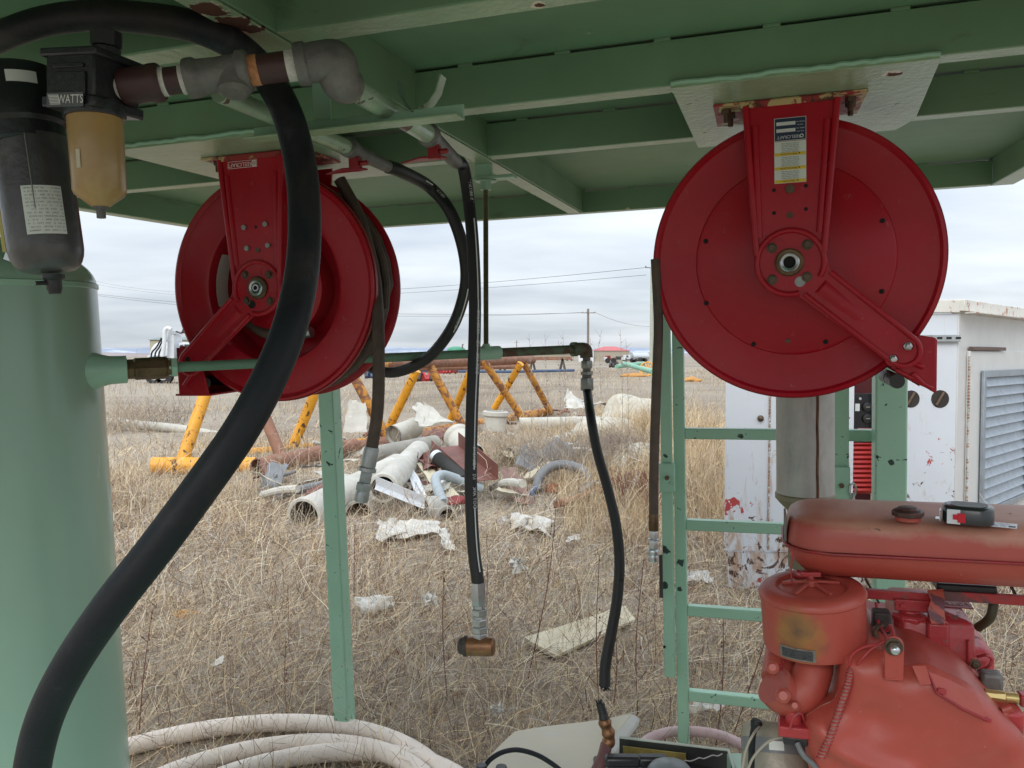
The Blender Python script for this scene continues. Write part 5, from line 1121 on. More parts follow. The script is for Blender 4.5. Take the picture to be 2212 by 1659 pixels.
for y in (879,904): mb=MB(); c=P(1873,y,SD+.07); mb.lathe([(.03,.0),(.031,-.012),(.026,-.014),(.0,-.014)],T(c)@Matrix.Rotation(R(-90),4,'X'),28); g_=mb.build('gauge',blackpl,cpn); mb=MB(); mb.box(c+Vector((.0,-.0,0)),(.026,.034,.003)); mb.build('gauge_needle',mat('gauge_face_cream',(.6,.5,.4),.5),g_)
mb=MB(); mb.box(P(1869,932,SD+.073),(.10,.004,.045)); mb.build('panel_sign',mat('faded_pink_sign',(.45,.2,.22),.5),cpn,bevel=.003)
mb=MB(); mb.box(P(1852,880,SD+.073),(.03,.004,.05)); mb.build('panel_label',white_lab,cpn)
mb=MB(); c=P(1857,861,SD+.07); mb.cyl(c,c+Vector((0,-.01,0)),.009,14); mb.build('panel_lamp',chrome,cpn)
# strut channel and round vents
mb=MB(); a=P(1970,731,SD); b=P(2068,729,SD); mb.box(((a.x+b.x)/2,SD-.025,a.z),(b.x-a.x,.03,.045))
st=mb.build('strut_channel',galv,shed,bevel=.002)
for i in range(5): mb=MB(); mb.box((a.x+.04+.062*i,SD-.042,a.z+.002),(.034,.003,.014)); mb.build('slot',hole,st,bevel=.001)
for x,y,r_ in ((1968,862,.058),(2031,862,.060)):
    c=P(x,y,SD-.008); mb=MB(); mb.cyl(c+Vector((0,.004,0)),c,r_,36); v_=mb.build('round_vent',mat('dark_vent_brown',(.03,.022,.018),.7),shed)
    mb=MB(); mb.tube([c+Vector((-r_*.45,-.004,-r_*.7)),c+Vector((r_*.35,-.004,r_*.75))],.011,8,False); mb.build('vent_spring',boltm,v_)
mb=MB(); c=P(1643,889+15,SD-.004); mb.lathe([(.022,0),(.020,-.010),(.006,-.022),(.0,-.024)],T(c)@Matrix.Rotation(R(-90),4,'X'),20); mb.build('door_knob',boltm,d1)
# receding right side
sd=Vector((1.13,1.1,0)).normalized(); sl_=2.2
fr0=Vector((cX,SD,0)); fr1=fr0+sd*sl_; nrm=Vector((sd.y,-sd.x,0))
def sidep(name,t0,t1,z0,z1,out,m,th=.02,par=shed,bev=.003):
    a=fr0+sd*t0+nrm*out; b=fr0+sd*t1+nrm*out; mb=MB(); c=(a+b)/2; ang_=math.atan2(sd.y,sd.x)
    mb.box((0,0,(z0+z1)/2),((b-a).length,th,z1-z0),T(c.x,c.y,0)@Matrix.Rotation(ang_,4,'Z')); return mb.build(name,m,par,bevel=bev)
sidep('side_wall',0,sl_,zb,zt-.09,0,shedr)
sidep('side_door',.17,sl_,zs,zt-.34,.022,shedr)
mb=MB(); h0=fr0+sd*.165+nrm*.03
for i in range(60): z=zs+.02+i*(zt-.38-zs)/60; mb.box((h0.x,h0.y,z),(.012,.012,.013))
mb.build('hinge_strip',MATS['rusty_hinge'],shed)
mb=MB(); rl_=[]
ang_=math.atan2(sd.y,sd.x); Mr=T(fr0.x,fr0.y,0)@Matrix.Rotation(ang_,4,'Z')
mb.prism([(-.02,-.05),(sl_,-.05),(sl_,.6),(-.02,.05)],zt-.075,zt+.002,Mr); mb.build('roof',shedroof,shed,bevel=.004)
mb=MB(); mb.box((sl_/2,-.085,zt-.088),(sl_,.08,.006),Mr@Matrix.Translation((0,0,0))@Matrix.Rotation(0,4,'X')); mb.build('drip_edge',shedroof,shed)
sidep('door_lip',.18,.95,zt-.335,zt-.31,.035,mat('dark_lip',(.12,.07,.06),.6),.03)
# louvre
lt0,lt1=.40,1.6; lz1=P(2116,800,5.75).z; lz0=.45
mb=MB()
for t0,t1,z0,z1 in ((lt0,lt0+.055,lz0,lz1),(lt1-.05,lt1,lz0,lz1),(lt0+.055,lt1-.05,lz1-.05,lz1),(lt0+.055,lt1-.05,lz0,lz0+.05)):
    mb.box(((t0+t1)/2,-.05,(z0+z1)/2),(t1-t0,.02,z1-z0),Mr)
lv=mb.build('louvre_frame',louv,shed,bevel=.003)
nb=13; hh_=(lz1-lz0-.1)/nb
for i in range(nb):
    z=lz0+.05+hh_*i; mb=MB(Mr); mb.quadsheet([[Vector((lt0+.055,-.034,z+hh_*.98)),Vector((lt1-.05,-.034,z+hh_*.98))],[Vector((lt0+.055,-.044,z+hh_*.35)),Vector((lt1-.05,-.044,z+hh_*.35))],[Vector((lt0+.055,-.062,z+hh_*.12)),Vector((lt1-.05,-.062,z+hh_*.12))],[Vector((lt0+.055,-.036,z+.002)),Vector((lt1-.05,-.036,z+.002))]],.002); mb.build('louvre_blade',louv,lv,smooth=50)
# ================================================================ yellow truss lying in the weeds
def ptube(name,a,b,r,m,par,bent=0,n=18,caps=True):
    mb=MB(); mb.tube([a,lerp(a,b,.5)+Vector((0,0,bent)),b],r,n,k=3,caps=caps); return mb.build(name,m,par)
tr=thing('lattice_truss','long flaking yellow tube truss lying in the weeds behind the rubbish pile','truss',P(600,1030,10.6))
top0=P(454,815,11.5); ptube('top_chord',P(430,817,11.2),P(840,786,15),.10,yellowr,tr); ptube('top_chord',P(840,786,15),P(1150,777,20.5),.11,rustp,tr)
def opentube(name,a,b,r,m,par,wall=.012,n=28,inm=None,flare=0):
    d=(b-a); M=Mdir(a,d); l=d.length
    mb=MB(); mb.lathe([(r-wall,l),(r-wall,.35*r),(r-wall,0),(r+flare,0),(r+flare,.03),(r,.05),(r,l)],M,n,capa=False,capb=False)
    o=mb.build(name,m,par,smooth=40)
    return o
opentube('bottom_chord',P(328,1006,10.6),P(552,1006,10.8),.115,yellowp,tr)
opentube('bottom_chord',P(556,1009,10.3),P(765,962,13),.115,rustp,tr,.014); ptube('bottom_chord',P(765,968,13),P(1003,928,16.5),.11,rustp,tr)
ptube('bottom_chord',P(530,982,12.9),P(800,957,14.3),.10,yellowp,tr); ptube('bottom_chord',P(800,957,14.3),P(1187,888,22),.11,yellowr,tr)
for (x0,y0,d0,x1,y1,d1_,m_) in ((392,1000,10.8,456,815,11.4,yellowp),(613,1000,11.5,560,870,12,rustp),(634,962,13.2,700,800,13.2,yellowp),(840,955,14,757,800,13.8,yellowr),(837,930,15.5,900,800,15.2,yellowp),(1005,930,16.5,925,784,16.2,yellowr),(972,908,18,1022,790,17,yellowp),(1130,905,19,1043,778,18,yellowr),(1068,882,20,1125,785,19.4,yellowp),(1190,892,21.5,1132,785,20,yellowr)):
    ptube('brace',P(x0,y0,d0),P(x1,y1,d1_),.085,m_,tr)
# ================================================================ rubbish pile
def gz(p,up): p=Vector(p); return p
def scrap_pipe(label,a,b,r,m=concp,wall=.02,name='plastic_pipe',grp='scrap pipes in the rubbish pile',flare=.012):
    d=(b-a); M=Mdir(a,d); l=d.length; mb=MB()
    mb.lathe([(r-wall,l),(r-wall,0),(r+flare*.4,0),(r+flare,.012),(r+flare,.07),(r,.10),(r,l)],M,36,capa=False,capb=False)
    mb.k=1; mb.lathe([(r-wall-.001,l*.9),(r-wall-.001,.02)],M,36,capa=True,capb=False)
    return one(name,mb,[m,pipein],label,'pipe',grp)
scrap_pipe('big off white pipe with its mouth facing the camera, left of the green post',P(656,1116,7.35),P(860,1010,9.4),.165)
scrap_pipe('dark mouthed pipe lying right behind the green post beside the big one',P(776,1116,7.6),P(862,1075,9.3),.150,mat('grey_dirty_pipe',(.30,.28,.24),.7,var=.2))
scrap_pipe('long white pipe lying on top of the pile and running away to the right',P(827,1055,7.7),P(905,975,10.0),.135)
scrap_pipe('thin ringed pipe mouth poking out low in the middle of the pile',P(905,1100,7.7),P(990,1096,8.3),.125,wall=.012)
scrap_pipe('short grey pipe piece with open end beside the white scrap sheet',P(967,1118,7.5),P(925,1107,7.9),.10,mat('grey_dirty_pipe',(.3,.28,.24),.7))
scrap_pipe('grey pipe with black opening behind the rust brown chord of the truss',P(897,923,13.5),P(850,940,13.0),.16)
scrap_pipe('upright white collar pipe in the back of the pile beside the black hose',P(1071,888,13),P(1069,930,13),.18,flare=.03)
scrap_pipe('white rimmed pipe lying end up behind the brown sheet metal',P(985,940,10.2),P(1020,985,9.8),.155,flare=.02)
scrap_pipe('half buried pale pipe on the right side of the pile',P(1225,950,12.5),P(1100,985,11),.11)
scrap_pipe('pale pipe lying flat across the back of the pile',P(1300,912,15.5),P(1120,916,15),.12)
scrap_pipe('grey pipe under the rust chord near the hanging brown hose',P(800,985,10.4),P(940,958,11.4),.12,mat('grey_dirty_pipe',(.3,.28,.24),.7))
mb=MB(); mb.tube([P(215,908,18),P(300,918,17.5),P(400,929,17),P(520,952,16),P(640,972,15)],.10,18); one('plastic_pipe',mb,concp,'long pale drain pipe half hidden in grass at far left','pipe','scrap pipes in the rubbish pile')
def sheet(label,pts,cat='scrap sheet',m=whitesheet,name='scrap_sheet',warp=.02,th=.006,n=6,grp='scrap sheets in the rubbish pile',seed=0):
    """pts: four corners; a warped sheet between them"""
    rr_=random.Random(seed+len(label)); a,b,c,d=pts; g=[]
    for i in range(n+1):
        row=[]
        for j in range(n+1):
            u=lerp(lerp(a,b,j/n),lerp(d,c,j/n),i/n); row.append(u+Vector((rr_.uniform(-1,1),rr_.uniform(-1,1),rr_.uniform(-1,1)))*warp)
        g.append(row)
    mb=MB(); mb.quadsheet(g,th); return one(name,mb,m,label,cat,grp,smooth=50)
sheet('pale upright board leaning in the grass left of the hanging brown hose',[P(757,862,13.6),P(792,872,13.6),P(793,934,13.3),P(742,934,13.3)],m=concp,th=.02)
sheet('creased white plastic sheet on the ground in front of the pile',[PG(815,1128,0.1),PG(862,1118,0.1),PG(882,1150,0.06),PG(818,1172,0.06)],th=.01,warp=.03)
sheet('long white plastic sheet strip joining the creased one',[PG(862,1124,0.1),PG(945,1122,0.1),PG(953,1150,0.06),PG(846,1160,0.06)],th=.01,warp=.02,seed=4)
sheet('small cream flap standing at the right end of the white strip',[PG(950,1142,0.1),PG(964,1140,0.1),PG(983,1186,0.06),PG(956,1180,0.06)],th=.01,warp=.015)
sheet('torn white sheet standing on the right behind the black hose',[P(1083,1112,7.8),P(1100,1114,7.8),P(1108,1150,7.5),P(1080,1145,7.5)],th=.012,warp=.05)
sheet('bent white pipe offcut trailing right through the grass',[PG(1100,1112,0.1),PG(1190,1120,0.1),PG(1186,1150,0.06),PG(1104,1138,0.06)],warp=.05,th=.01)
sheet('white bent tin in the heart of the pile',[P(838,1006,8.9),P(865,1010,8.8),P(878,1040,8.5),P(855,1050,8.4)],warp=.02,m=truckw)
sheet('narrow white folded tin standing beside the bent one',[P(872,1006,8.9),P(892,1008,8.8),P(932,1090,7.9),P(910,1080,7.9)],warp=.015,m=truckw)
sheet('cream long panel lying diagonally under the grey bent tube',[P(900,1000,9.0),P(920,1002,9.0),P(1010,1085,8.0),P(960,1080,8.1)],warp=.01,m=board)
sheet('broken trough shaped grey panel behind the pile',[P(893,876,13.4),P(915,872,13.4),P(978,912,13),P(905,922,12.8)],warp=.04,m=concp,th=.02)
sheet('white broken plastic panel standing at the back right of the pile',[P(1228,843,16.5),P(1252,864,16.5),P(1316,872,16.3),P(1222,886,16)],warp=.06,th=.02)
sheet('white board lying in grass left of the centre, below the pile',[PG(765,1292,0.1),PG(843,1283,0.1),PG(850,1304,0.06),PG(780,1318,0.06)],warp=.015,th=.02)
sheet('ribbed cream board lying in the grass under the broken hose',[PG(1134,1378,.05),PG(1350,1308,.05),PG(1372,1338,.03),PG(1202,1416,.03)],warp=.004,th=.02,m=board,name='ribbed_board',cat='board')
sheet('curled white scrap standing in the grass right of the black hose',[PG(1104,1210,0.1),PG(1125,1205,0.1),PG(1134,1226,0.06),PG(1108,1232,0.06)],warp=.03)
sheet('crumpled white foam scrap near the broken hose end',[PG(1060,1530,0.1),PG(1080,1518,0.1),PG(1088,1534,0.06),PG(1064,1548,0.06)],warp=.012)
sheet('pale flat stone coloured scrap beside the hanging black hose',[PG(912,1282,0.1),PG(940,1278,0.1),PG(944,1300,0.06),PG(918,1306,0.06)],warp=.02)
for k,(x,y,s_) in enumerate(((1503,1255,.13),(1530,1530,.09),(472,1440,.03),(1240,1170,.07))):
    g=PG(x,y,.04); q=random.Random(k)
    sheet('' if False else f'small pale {("torn","flat","curled","dirty")[k%4]} scrap in the grass {("near the hoses","by the pile","by the ladder","below the truss")[0 if y>1350 else (2 if x>1400 else (3 if y<1100 and x<700 else 1))]}',[g+Vector((-s_,-s_*.3,0)),g+Vector((s_*q.uniform(.5,1),-s_*.5,.02)),g+Vector((s_*.8,s_*.6,.05)),g+Vector((-s_*.6,s_*.7,.03))],warp=s_*.15)
# more tangled scrap over the whole pile
q=random.Random(77)
used_=set()
MN={}
for k in range(90):
    zone=0 if k<36 else (1 if k<76 else 2)
    x,y=((q.uniform(700,1000),q.uniform(935,1085)),(q.uniform(1090,1400),q.uniform(885,1080)),(q.uniform(560,690),q.uniform(1015,1080)))[zone]
    if zone==0: wx='right beside the green post' if x<760 else 'under the end of the brown hose' if x<810 else 'by the white angle bar' if x<880 else 'near the grey bent tube' if x<950 else 'just left of the printed black hose'
    elif zone==1: wx='right of the printed black hose' if x<1160 else 'near the dark hose arch' if x<1270 else 'behind the broken hose' if x<1325 else 'close to the ladder'
    else: wx='left of the green post'
    wy='back of the pile' if y<985 else 'middle of the pile' if y<1035 else 'front of the pile'
    sheet_=k%3!=2; mm,cw=q.choice([(whitesheet,'off white'),(tarp,'dirty cream'),(concp,'pale grey'),(brownst,'dark brown'),(board,'yellowish'),(greypl,'dark grey')] if sheet_ else [(concp,'pale'),(rustp,'rusty'),(greypl,'dark grey'),(brownst,'red brown')])
    lab=f"{cw} {'crumpled scrap' if sheet_ else 'scrap tube'} {wx}, {wy}"
    if lab in used_: continue
    used_.add(lab)
    c=PG(x,y,.10); c=c+Vector((0,0,q.uniform(0,.10))); s_=q.uniform(.10,.28); a=q.uniform(0,3.14); u=Vector((math.cos(a),math.sin(a),q.uniform(-.3,.5)))*s_; v=Vector((-math.sin(a),math.cos(a),q.uniform(-.5,.5)))*s_*q.uniform(.3,.8)
    mb=MB()
    if not sheet_: mb.tube([c-u*1.6,c+Vector((0,0,q.uniform(-.03,.06))),c+u*1.6],q.uniform(.02,.05),10,k=3); one('scrap_tube',mb,mm,lab,'tube','loose scrap in the rubbish pile')
    else:
        g=[[c+u*(i/3-1)+v*(j/2-1)+Vector((q.uniform(-1,1),q.uniform(-1,1),q.uniform(-1,1)))*s_*.08 for i in range(7)] for j in range(5)]
        mb.quadsheet(g,.006); one('scrap_sheet',mb,mm,lab,'scrap sheet','loose scrap in the rubbish pile',smooth=50)
# lumps of tarp
def lump(label,c,sx,sy,sz,m,name,cat,seed,amp=.25,sub=4,grp=None):
    bm=bmesh.new(); bmesh.ops.create_icosphere(bm,subdivisions=sub,radius=1); me=bpy.data.meshes.new(name); q=np.random.default_rng(seed); k=q.normal(size=(14,3))*2.2; ph=q.uniform(0,6,14)
    for v in bm.verts:
        p=np.array(v.co); f=1+amp*sum(math.sin(float(k[i]@p)+ph[i]) for i in range(14))/5
        v.co=Vector((p[0]*sx*f,p[1]*sy*f,max(-.25,p[2])*sz*f))
    bm.to_mesh(me); bm.free(); me.shade_smooth(); me.materials.append(m); o=bpy.data.objects.new(name,me); C.objects.link(o); o.location=c; WM[o.name]=Matrix.Translation(c); return tag(o,label,cat,grp)
lump('big crumpled dirty white tarp heaped behind the pile, left of the ladder',P(1368,905,14.5),.58,.5,.45,tarp,'tarp','tarp',1,.3,grp='white tarps on the rubbish pile')
lump('low dirty tarp fold in front of the big tarp heap',P(1300,945,12.5),.5,.4,.28,tarp,'tarp','tarp',2,.35,grp='white tarps on the rubbish pile')
lump('pale crumpled sacking in the grass right of the broken hose',P(1385,985,10.5),.3,.3,.2,tarp,'tarp','tarp',5,.4,grp='white tarps on the rubbish pile')
lump('white plastic sheeting bunched at the right of the pile',P(1215,990,11),.4,.3,.15,tarp,'tarp','tarp',3,.4,grp='white tarps on the rubbish pile')
lump('piece of orange foam lying in the grass right of the big hose',P(398,1333,5.05),.085,.05,.04,orange,'foam_piece','foam',8,.5)
lump('orange brown dirt filled bag inside the black hose ring',P(1200,1068,9.3),.15,.12,.16,mat('orange_brown_bag',(.32,.12,.06),.8,var=.3,vscale=12,bump=.6),'bag','bag',9,.3)
lump('dark grey crushed bucket among weeds left of the ladder',P(1318,965,11.5),.12,.12,.16,greypl,'bucket','bucket',12,.25)
lump('clod of dry earth and roots by the white hoses',P(905,1615,3.35),.07,.05,.04,mat('earth_clod',(.10,.075,.05),.9,var=.4,vscale=40,bump=1),'earth_clod','clod',15,.6)
lump('tiny red plastic scrap in the grass right of the green post',P(813,1437,4.2),.018,.012,.014,mat('scrap_red',(.6,.03,.02),.5),'plastic_scrap','scrap',16,.6,2)
mb=MB(); mb.tube([P(1160,1060,9.1),P(1165,1032,9.2),P(1188,1010,9.3),P(1220,1004,9.3),P(1256,1015,9.2),P(1275,1040,9.1)],.055,14); one('hose_loop',mb,greypl,'dark grey ribbed hose arching up out of the weeds, right of centre','hose')
mb=MB(); mb.tube([P(1190,1085,9.0),P(1150,1070,9.0),P(1160,1050,9.1)],.035,12); one('hose_loop',mb,mat('faded_blue_hose',(.12,.16,.24),.6),'faded blue hose curl beside the dark hose arch','hose')
mb=MB(); mb.tube([P(957,1086,7.9),P(944,1052,8.1),P(941,1036,8.2),P(948,1028,8.3),P(962,1027,8.4),P(995,1038,8.5),P(1040,1055,8.6)],.052,18); one('bent_tube',mb,mat('pale_blue_grey_tube',(.33,.38,.40),.5,var=.1),'pale grey bent tube shaped like a hook on the pile','tube')
def rib(t): return .068+.006*(1 if int(t*64)%2 else -1)
mb=MB(); mb.tube([P(936,983,9.0),P(966,1005,8.8),P(1004,1036,8.5)],.07,20,rf=rib,k=40); ch=thing('corrugated_duct','dark corrugated rubber duct with a bright clamp on the pile','duct',P(960,1010,8.8)); mb.build('duct',mat('dark_corrugated_rubber',(.05,.05,.048),.6),ch,smooth=20)
a=P(940,985,8.98); b=P(946,990,8.94); mb=MB(); mb.cyl(a,b,.079,24); mb.build('clamp',chrome,ch)
bs=thing('sheet_channel','dark red brown folded sheet metal lying on the pile beside the black hose','sheet metal',P(975,1000,9))
A_,B_,C_,D_=P(932,968,9.6),P(990,962,9.6),P(1075,1035,8.6),P(1010,1040,8.5)
mb=MB(); mb.quadsheet([[A_,B_],[D_,C_]],.006); mb.build('web',brownst,bs)
mb=MB(); u=Vector((0,-.02,.16)); mb.quadsheet([[B_,B_+u],[C_,C_+u]],.006); mb.quadsheet([[A_,A_+u*.6],[D_,D_+u*.6]],.006); mb.build('lip',brownst,bs)
sheet('crumpled brown tin under the corrugated duct',[P(905,985,9.1),P(935,978,9.2),P(950,1010,8.9),P(918,1015,8.8)],warp=.06,m=brownst)
sheet('brown sheet end sticking out right of the black hose',[P(1080,1010,9),P(1110,1010,9.1),P(1160,1090,8.4),P(1110,1085,8.3)],warp=.02,m=mat('brown_pinkish_panel',(.22,.13,.10),.7,var=.2))
wa=thing('white_angle','white painted angle bar lying across the pipe mouth','angle bar',P(865,1065,7.6))
a=P(812,1047,7.45); b=P(918,1090,7.65); mb=MB(); dd=b-a; up=Vector((0,-.35,.93)).normalized()*.09; fw=Vector((0,-.93,-.35)).normalized()*.09
mb.quadsheet([[a,a+up],[b,b+up]],.006); mb.quadsheet([[a,a+fw],[b,b+fw]],.006); mb.build('angle',truckw,wa)
lump('reddish scrap heap end under the cream panel',P(985,1082,8.0),.12,.1,.06,mat('scrap_dark_red',(.2,.03,.03),.7),'rag','rag',21,.5)
mb=MB()
for i in range(4):
    c=P(1632,990,6.9); mb.tube([c+Vector((.10*math.cos(t)+.03*i,.02*i,.05*math.sin(t+i)+.05)) for t in np.linspace(0,5.2,14)],.005,6)
one('wire_coil',mb,darksteel,'small dark coil of wire in grass between the ladder rungs','wire')
# ================================================================ far things in the yard
# vacuum truck
VD=46; s_=VD/1740
def VB(par,name,x0,x1,y0,y1,dep,m,d=VD,bev=.02):
    a=P(x0,y0,d); b=P(x1,y1,d); mb=MB(); mb.box(((a.x+b.x)/2,d+dep/2,(a.z+b.z)/2),(abs(b.x-a.x),dep,abs(a.z-b.z))); return mb.build(name,m,par,bevel=bev)
vt=thing('vacuum_truck','white vacuum truck parked far left behind the left reel','truck',P(370,828,VD))
mb=MB(); a=P(350,762,VD+1.2); mb.lathe([(.2,-.25),(.62,-.15),(.80,.1),(.80,4.5)],Mdir(P(347,768,VD+.9),Vector((.25,1,0))),36); mb.build('tank',truckw,vt)
mb=MB()
for k in range(3):
    mb.tube([P(326+8*k,782,VD-.1),P(328+8*k,762,VD-.2),P(338+6*k,750,VD-.2),P(349+4*k,730,VD-.2)],.05,8)
mb.build('suction_hose',blackpl,vt)
VB(vt,'dust_tower',361,376,723,783,1.2,truckw); VB(vt,'tower_top',362,380,713,722,1.0,truckw)
mb=MB(); mb.tube([P(351,772,VD-.3),P(355,740,VD-.3),P(356,716,VD-.3),P(362,709,VD-.3),P(370,712,VD-.3)],.12,12); mb.build('air_duct',truckw,vt)
VB(vt,'cab',387,420,741,768,2.2,truckw); VB(vt,'windscreen',398,415,744,760,.1,glass,VD-.08,.01); VB(vt,'side_window',389,395,745,760,.1,glass,VD-.08,.01)
VB(vt,'bonnet',398,425,764,780,2.2,truckw,VD-1); VB(vt,'chassis',322,425,782,800,2.0,ironpipe); VB(vt,'front_body',318,350,768,784,1.6,mat('white_toolbox',(.6,.66,.66),.4)); VB(vt,'bumper',398,425,784,800,.4,chrome,VD-1.2)
for x in (332,352,410): mb=MB(); c=P(x,812,VD-.2); mb.cyl(c,c+Vector((0,.35,0)),.5,28); w_=mb.build('wheel',tyre,vt); mb=MB(); mb.cyl(c+Vector((0,-.02,0)),c,.25,20); mb.build('rim',chrome,w_)
mb=MB(); mb.tube([P(380,716,VD),P(392,719,VD),P(398,704,VD)],.04,8); mb.tube([P(392,719,VD),P(400,718,VD),P(408,728,VD)],.06,8); mb.build('boom_bracket',darksteel,vt)
def building(label,x0,x1,yb,ye,yr,d,wall,roof,cat='building',dx=0,grp=None):
    a=P(x0,yb,d);b=P(x1,ye,d); w=b.x-a.x; ze=b.z; zr=P(x0,yr,d).z; z0=0
    o=thing('metal_building',label,cat,((a.x+b.x)/2,d,0),grp); dep=w*1.1
    mb=MB(); mb.box(((a.x+b.x)/2,d+dep/2,ze/2),(w,dep,ze)); mb.build('wall',wall,o)
    mb=MB(); e=.3; vs=[(a.x-e,d-e,ze),(b.x+e,d-e,ze),(b.x+e,d+dep+e,ze),(a.x-e,d+dep+e,ze),(a.x+dx,d+dep*.5,zr),(b.x-dx,d+dep*.5,zr)]
    mb.add(vs,[(0,1,5,4),(2,3,4,5),(0,4,3),(1,2,5),(0,3,2,1)]); mb.build('roof',roof,o,smooth=0); return o,a,b
o,a,b=building('beige building with a red roof, far right of centre behind the elbow',1284,1360,777,757.5,748,210,beigew,redroof,dx=3)
mb=MB(); c=P(1263,770,209); mb.box((c.x+.4,209.5,1.2),(3.9,.3,3.4)); mb.build('white_door',truckw,o)
o,a,b=building('pale building partly hidden behind the white vacuum truck',324,420,775,734,727,120,mat('cream_metal_wall',(.42,.40,.30),.6),mat('grey_green_roof',(.2,.25,.23),.6))
o,a,b=building('long low beige shed far behind the yellow truss',1010,1240,777,765,763,260,beigew,beigew)
def pole(label,x,ytop,d,r,arm=None,m=wood,ins=True,grp='utility poles'):
    t=P(x,ytop,d); o=thing('utility_pole',label,'utility pole',(t.x,d,0),grp); mb=MB(); mb.tube([Vector((t.x,d,-.2)),t],(r*1.25,r),12,False); mb.build('pole',m,o)
    if arm:
        (x0,x1,ya)=arm; a=P(x0,ya,d);b=P(x1,ya,d); mb=MB(); mb.box(((a.x+b.x)/2,d-r,a.z),(b.x-a.x,.1,.12)); am=mb.build('cross_arm',m,o)
        for xx in (x0+1,(x0+x1)/2-5,x1-1):
            q=P(xx,ya,d); mb=MB(); mb.lathe([(.04,0),(.06,.06),(.03,.14)],T(q.x,d-r,q.z+.06),8); mb.build('insulator',ironpipe,am)
    return t
pole('wooden utility pole with a cross arm, right of centre above the pipe elbow',1270.5,667,125,.17,(1257.5,1286,676))
pole('tiny far utility pole left of the threaded rod',938,740,520,.22,(932,944,744))
pole('tiny far utility pole right of the threaded rod',1116,735,430,.20,(1110,1122,740))
pole('tiniest far utility pole beside the rod',1058,742,560,.22,(1053,1063,746))
tp=pole('pale thick pole standing close behind the left edge of the right reel',1408,578,60,.105,None,polegr)
lad_=FPX
pin=P(1395,578,60); mb=MB(); mb.bar(P(1408,578.5,60),pin,.06,.06); mb.cyl(pin,pin+Vector((0,0,.12)),.05,8); q=one('pole_bracket',mb,ironpipe,'small arm and insulator at the top of the pale pole','bracket')
wr=[]
def wire(a,b,sag,r,label):
    mb=MB(); pts=[lerp(a,b,t)+Vector((0,0,-sag*4*t*(1-t))) for t in np.linspace(0,1,24)]; mb.tube(pts,r,5,sp=False); return one('power_line',mb,darksteel,label,'power line','power lines across the sky')
wire(P(1395,578,60),P(200,606,190),2.6,.016,'highest power line running left from the pale pole')
wire(P(1396,594,60),P(200,612,190),2.4,.014,'second power line just under the highest one')
wire(P(1284,675,125),P(200,634,150),1.6,.022,'upper line from the cross arm pole toward the left')
wire(P(1258,675,125),P(200,637,150),1.9,.022,'lower line from the cross arm pole toward the left')
wire(P(1286,675,125),P(1408,705,150),.6,.022,'power line from the cross arm pole down to the right')
# vehicles and implements near the horizon
ttr=thing('tanker_truck','white tanker truck parked in front of the hills right of the red roofed building','truck',P(1370,778,170)); 
VB(ttr,'cab',1350,1362,767,777,3,truckw,170,.05); VB(ttr,'bonnet',1345,1351,772,778,2.4,truckw,169,.05); VB(ttr,'window',1353,1357,768,771,.2,glass,169.7,.01)
mb=MB(); mb.cyl(P(1363,771,170),P(1397,771,172),.95,20); mb.build('tank',chrome,ttr); VB(ttr,'chassis',1346,1398,776,778.5,2,darksteel,170,.01)
for x in (1350,1366,1371,1388,1393): mb=MB(); c=P(x,778.3,169.5); mb.cyl(c,c+Vector((0,.4,0)),.5,16); mb.build('wheel',tyre,ttr)
rt_=thing('red_truck','red and white truck parked left of the white tanker truck','truck',P(1320,778,165))
VB(rt_,'cab',1311,1319,768,778,3,farred,165,.05); VB(rt_,'bonnet',1308,1312,772,778,3,truckw,164.5,.05); VB(rt_,'bed',1319,1331,773,778,3,rustp,165,.05); VB(rt_,'window',1313,1317,769,772,.2,glass,164.6,.01)
for x in (1313,1326): mb=MB(); c=P(x,779,164.4); mb.cyl(c,c+Vector((0,.4,0)),.55,16); mb.build('wheel',tyre,rt_)
eq=thing('dark_trailer','dark flat trailer with pipes between the red and the white truck','trailer',P(1338,778,175)); VB(eq,'deck',1330,1346,772,777,4,darksteel,175,.1)
mb=MB(); 
for i in range(5): mb.cyl(P(1330,770+i*.8,176+i*.4),P(1346,771+i*.8,176+i*.4),.12,8)
mb.build('pipe_load',ironpipe,eq)
def car(label,x0,x1,y,d,m,grp='cars parked far off'):
    o=thing('parked_car',label,'car',P((x0+x1)/2,y,d),grp); w=x1-x0
    VB(o,'body',x0,x1,y-w*.22,y-w*.06,1.8,m,d,.15); VB(o,'cabin',x0+w*.22,x1-w*.2,y-w*.38,y-w*.2,1.6,glass,d+.1,.15)
    for t in (.2,.8): mb=MB(); c=P(x0+w*t,y-w*.07,d-.05); mb.cyl(c,c+Vector((0,.25,0)),.33,14); mb.build('wheel',tyre,o)
car('small white pickup parked far off right of the hose loop',1066,1082,778,230,truckw); car('silver car far off beside the white pickup',1086,1100,778,235,chrome); car('white car far off left of the pole base',1222,1238,778,235,truckw)
gt=thing('green_tank','green domed tank far off behind the bend of the hose','tank',P(986,778,150)); mb=MB(); a=P(966,768,150); b=P(1006,768,150); r_=(b.x-a.x)/2
mb.lathe([(r_,-1.0),(r_,P(966,756,150).z)]+[(r_*math.cos(R(t)),P(966,756,150).z+.7*math.sin(R(t))) for t in (15,35,55,75,89)],T((a.x+b.x)/2,150,0),32); mb.build('shell',mat('far_green_tank_paint',(.05,.26,.15),.4),gt)
mb=MB(); a=P(999,748,149); mb.tube([P(999,757,149),P(999,744,149),P(1002,744,149)],.12,8,False); mb.build('vent_pipe',ironpipe,gt)
rk_=thing('steel_rack','dark steel racks with pipes on trestles behind the truss','pipe rack',P(1020,800,60))
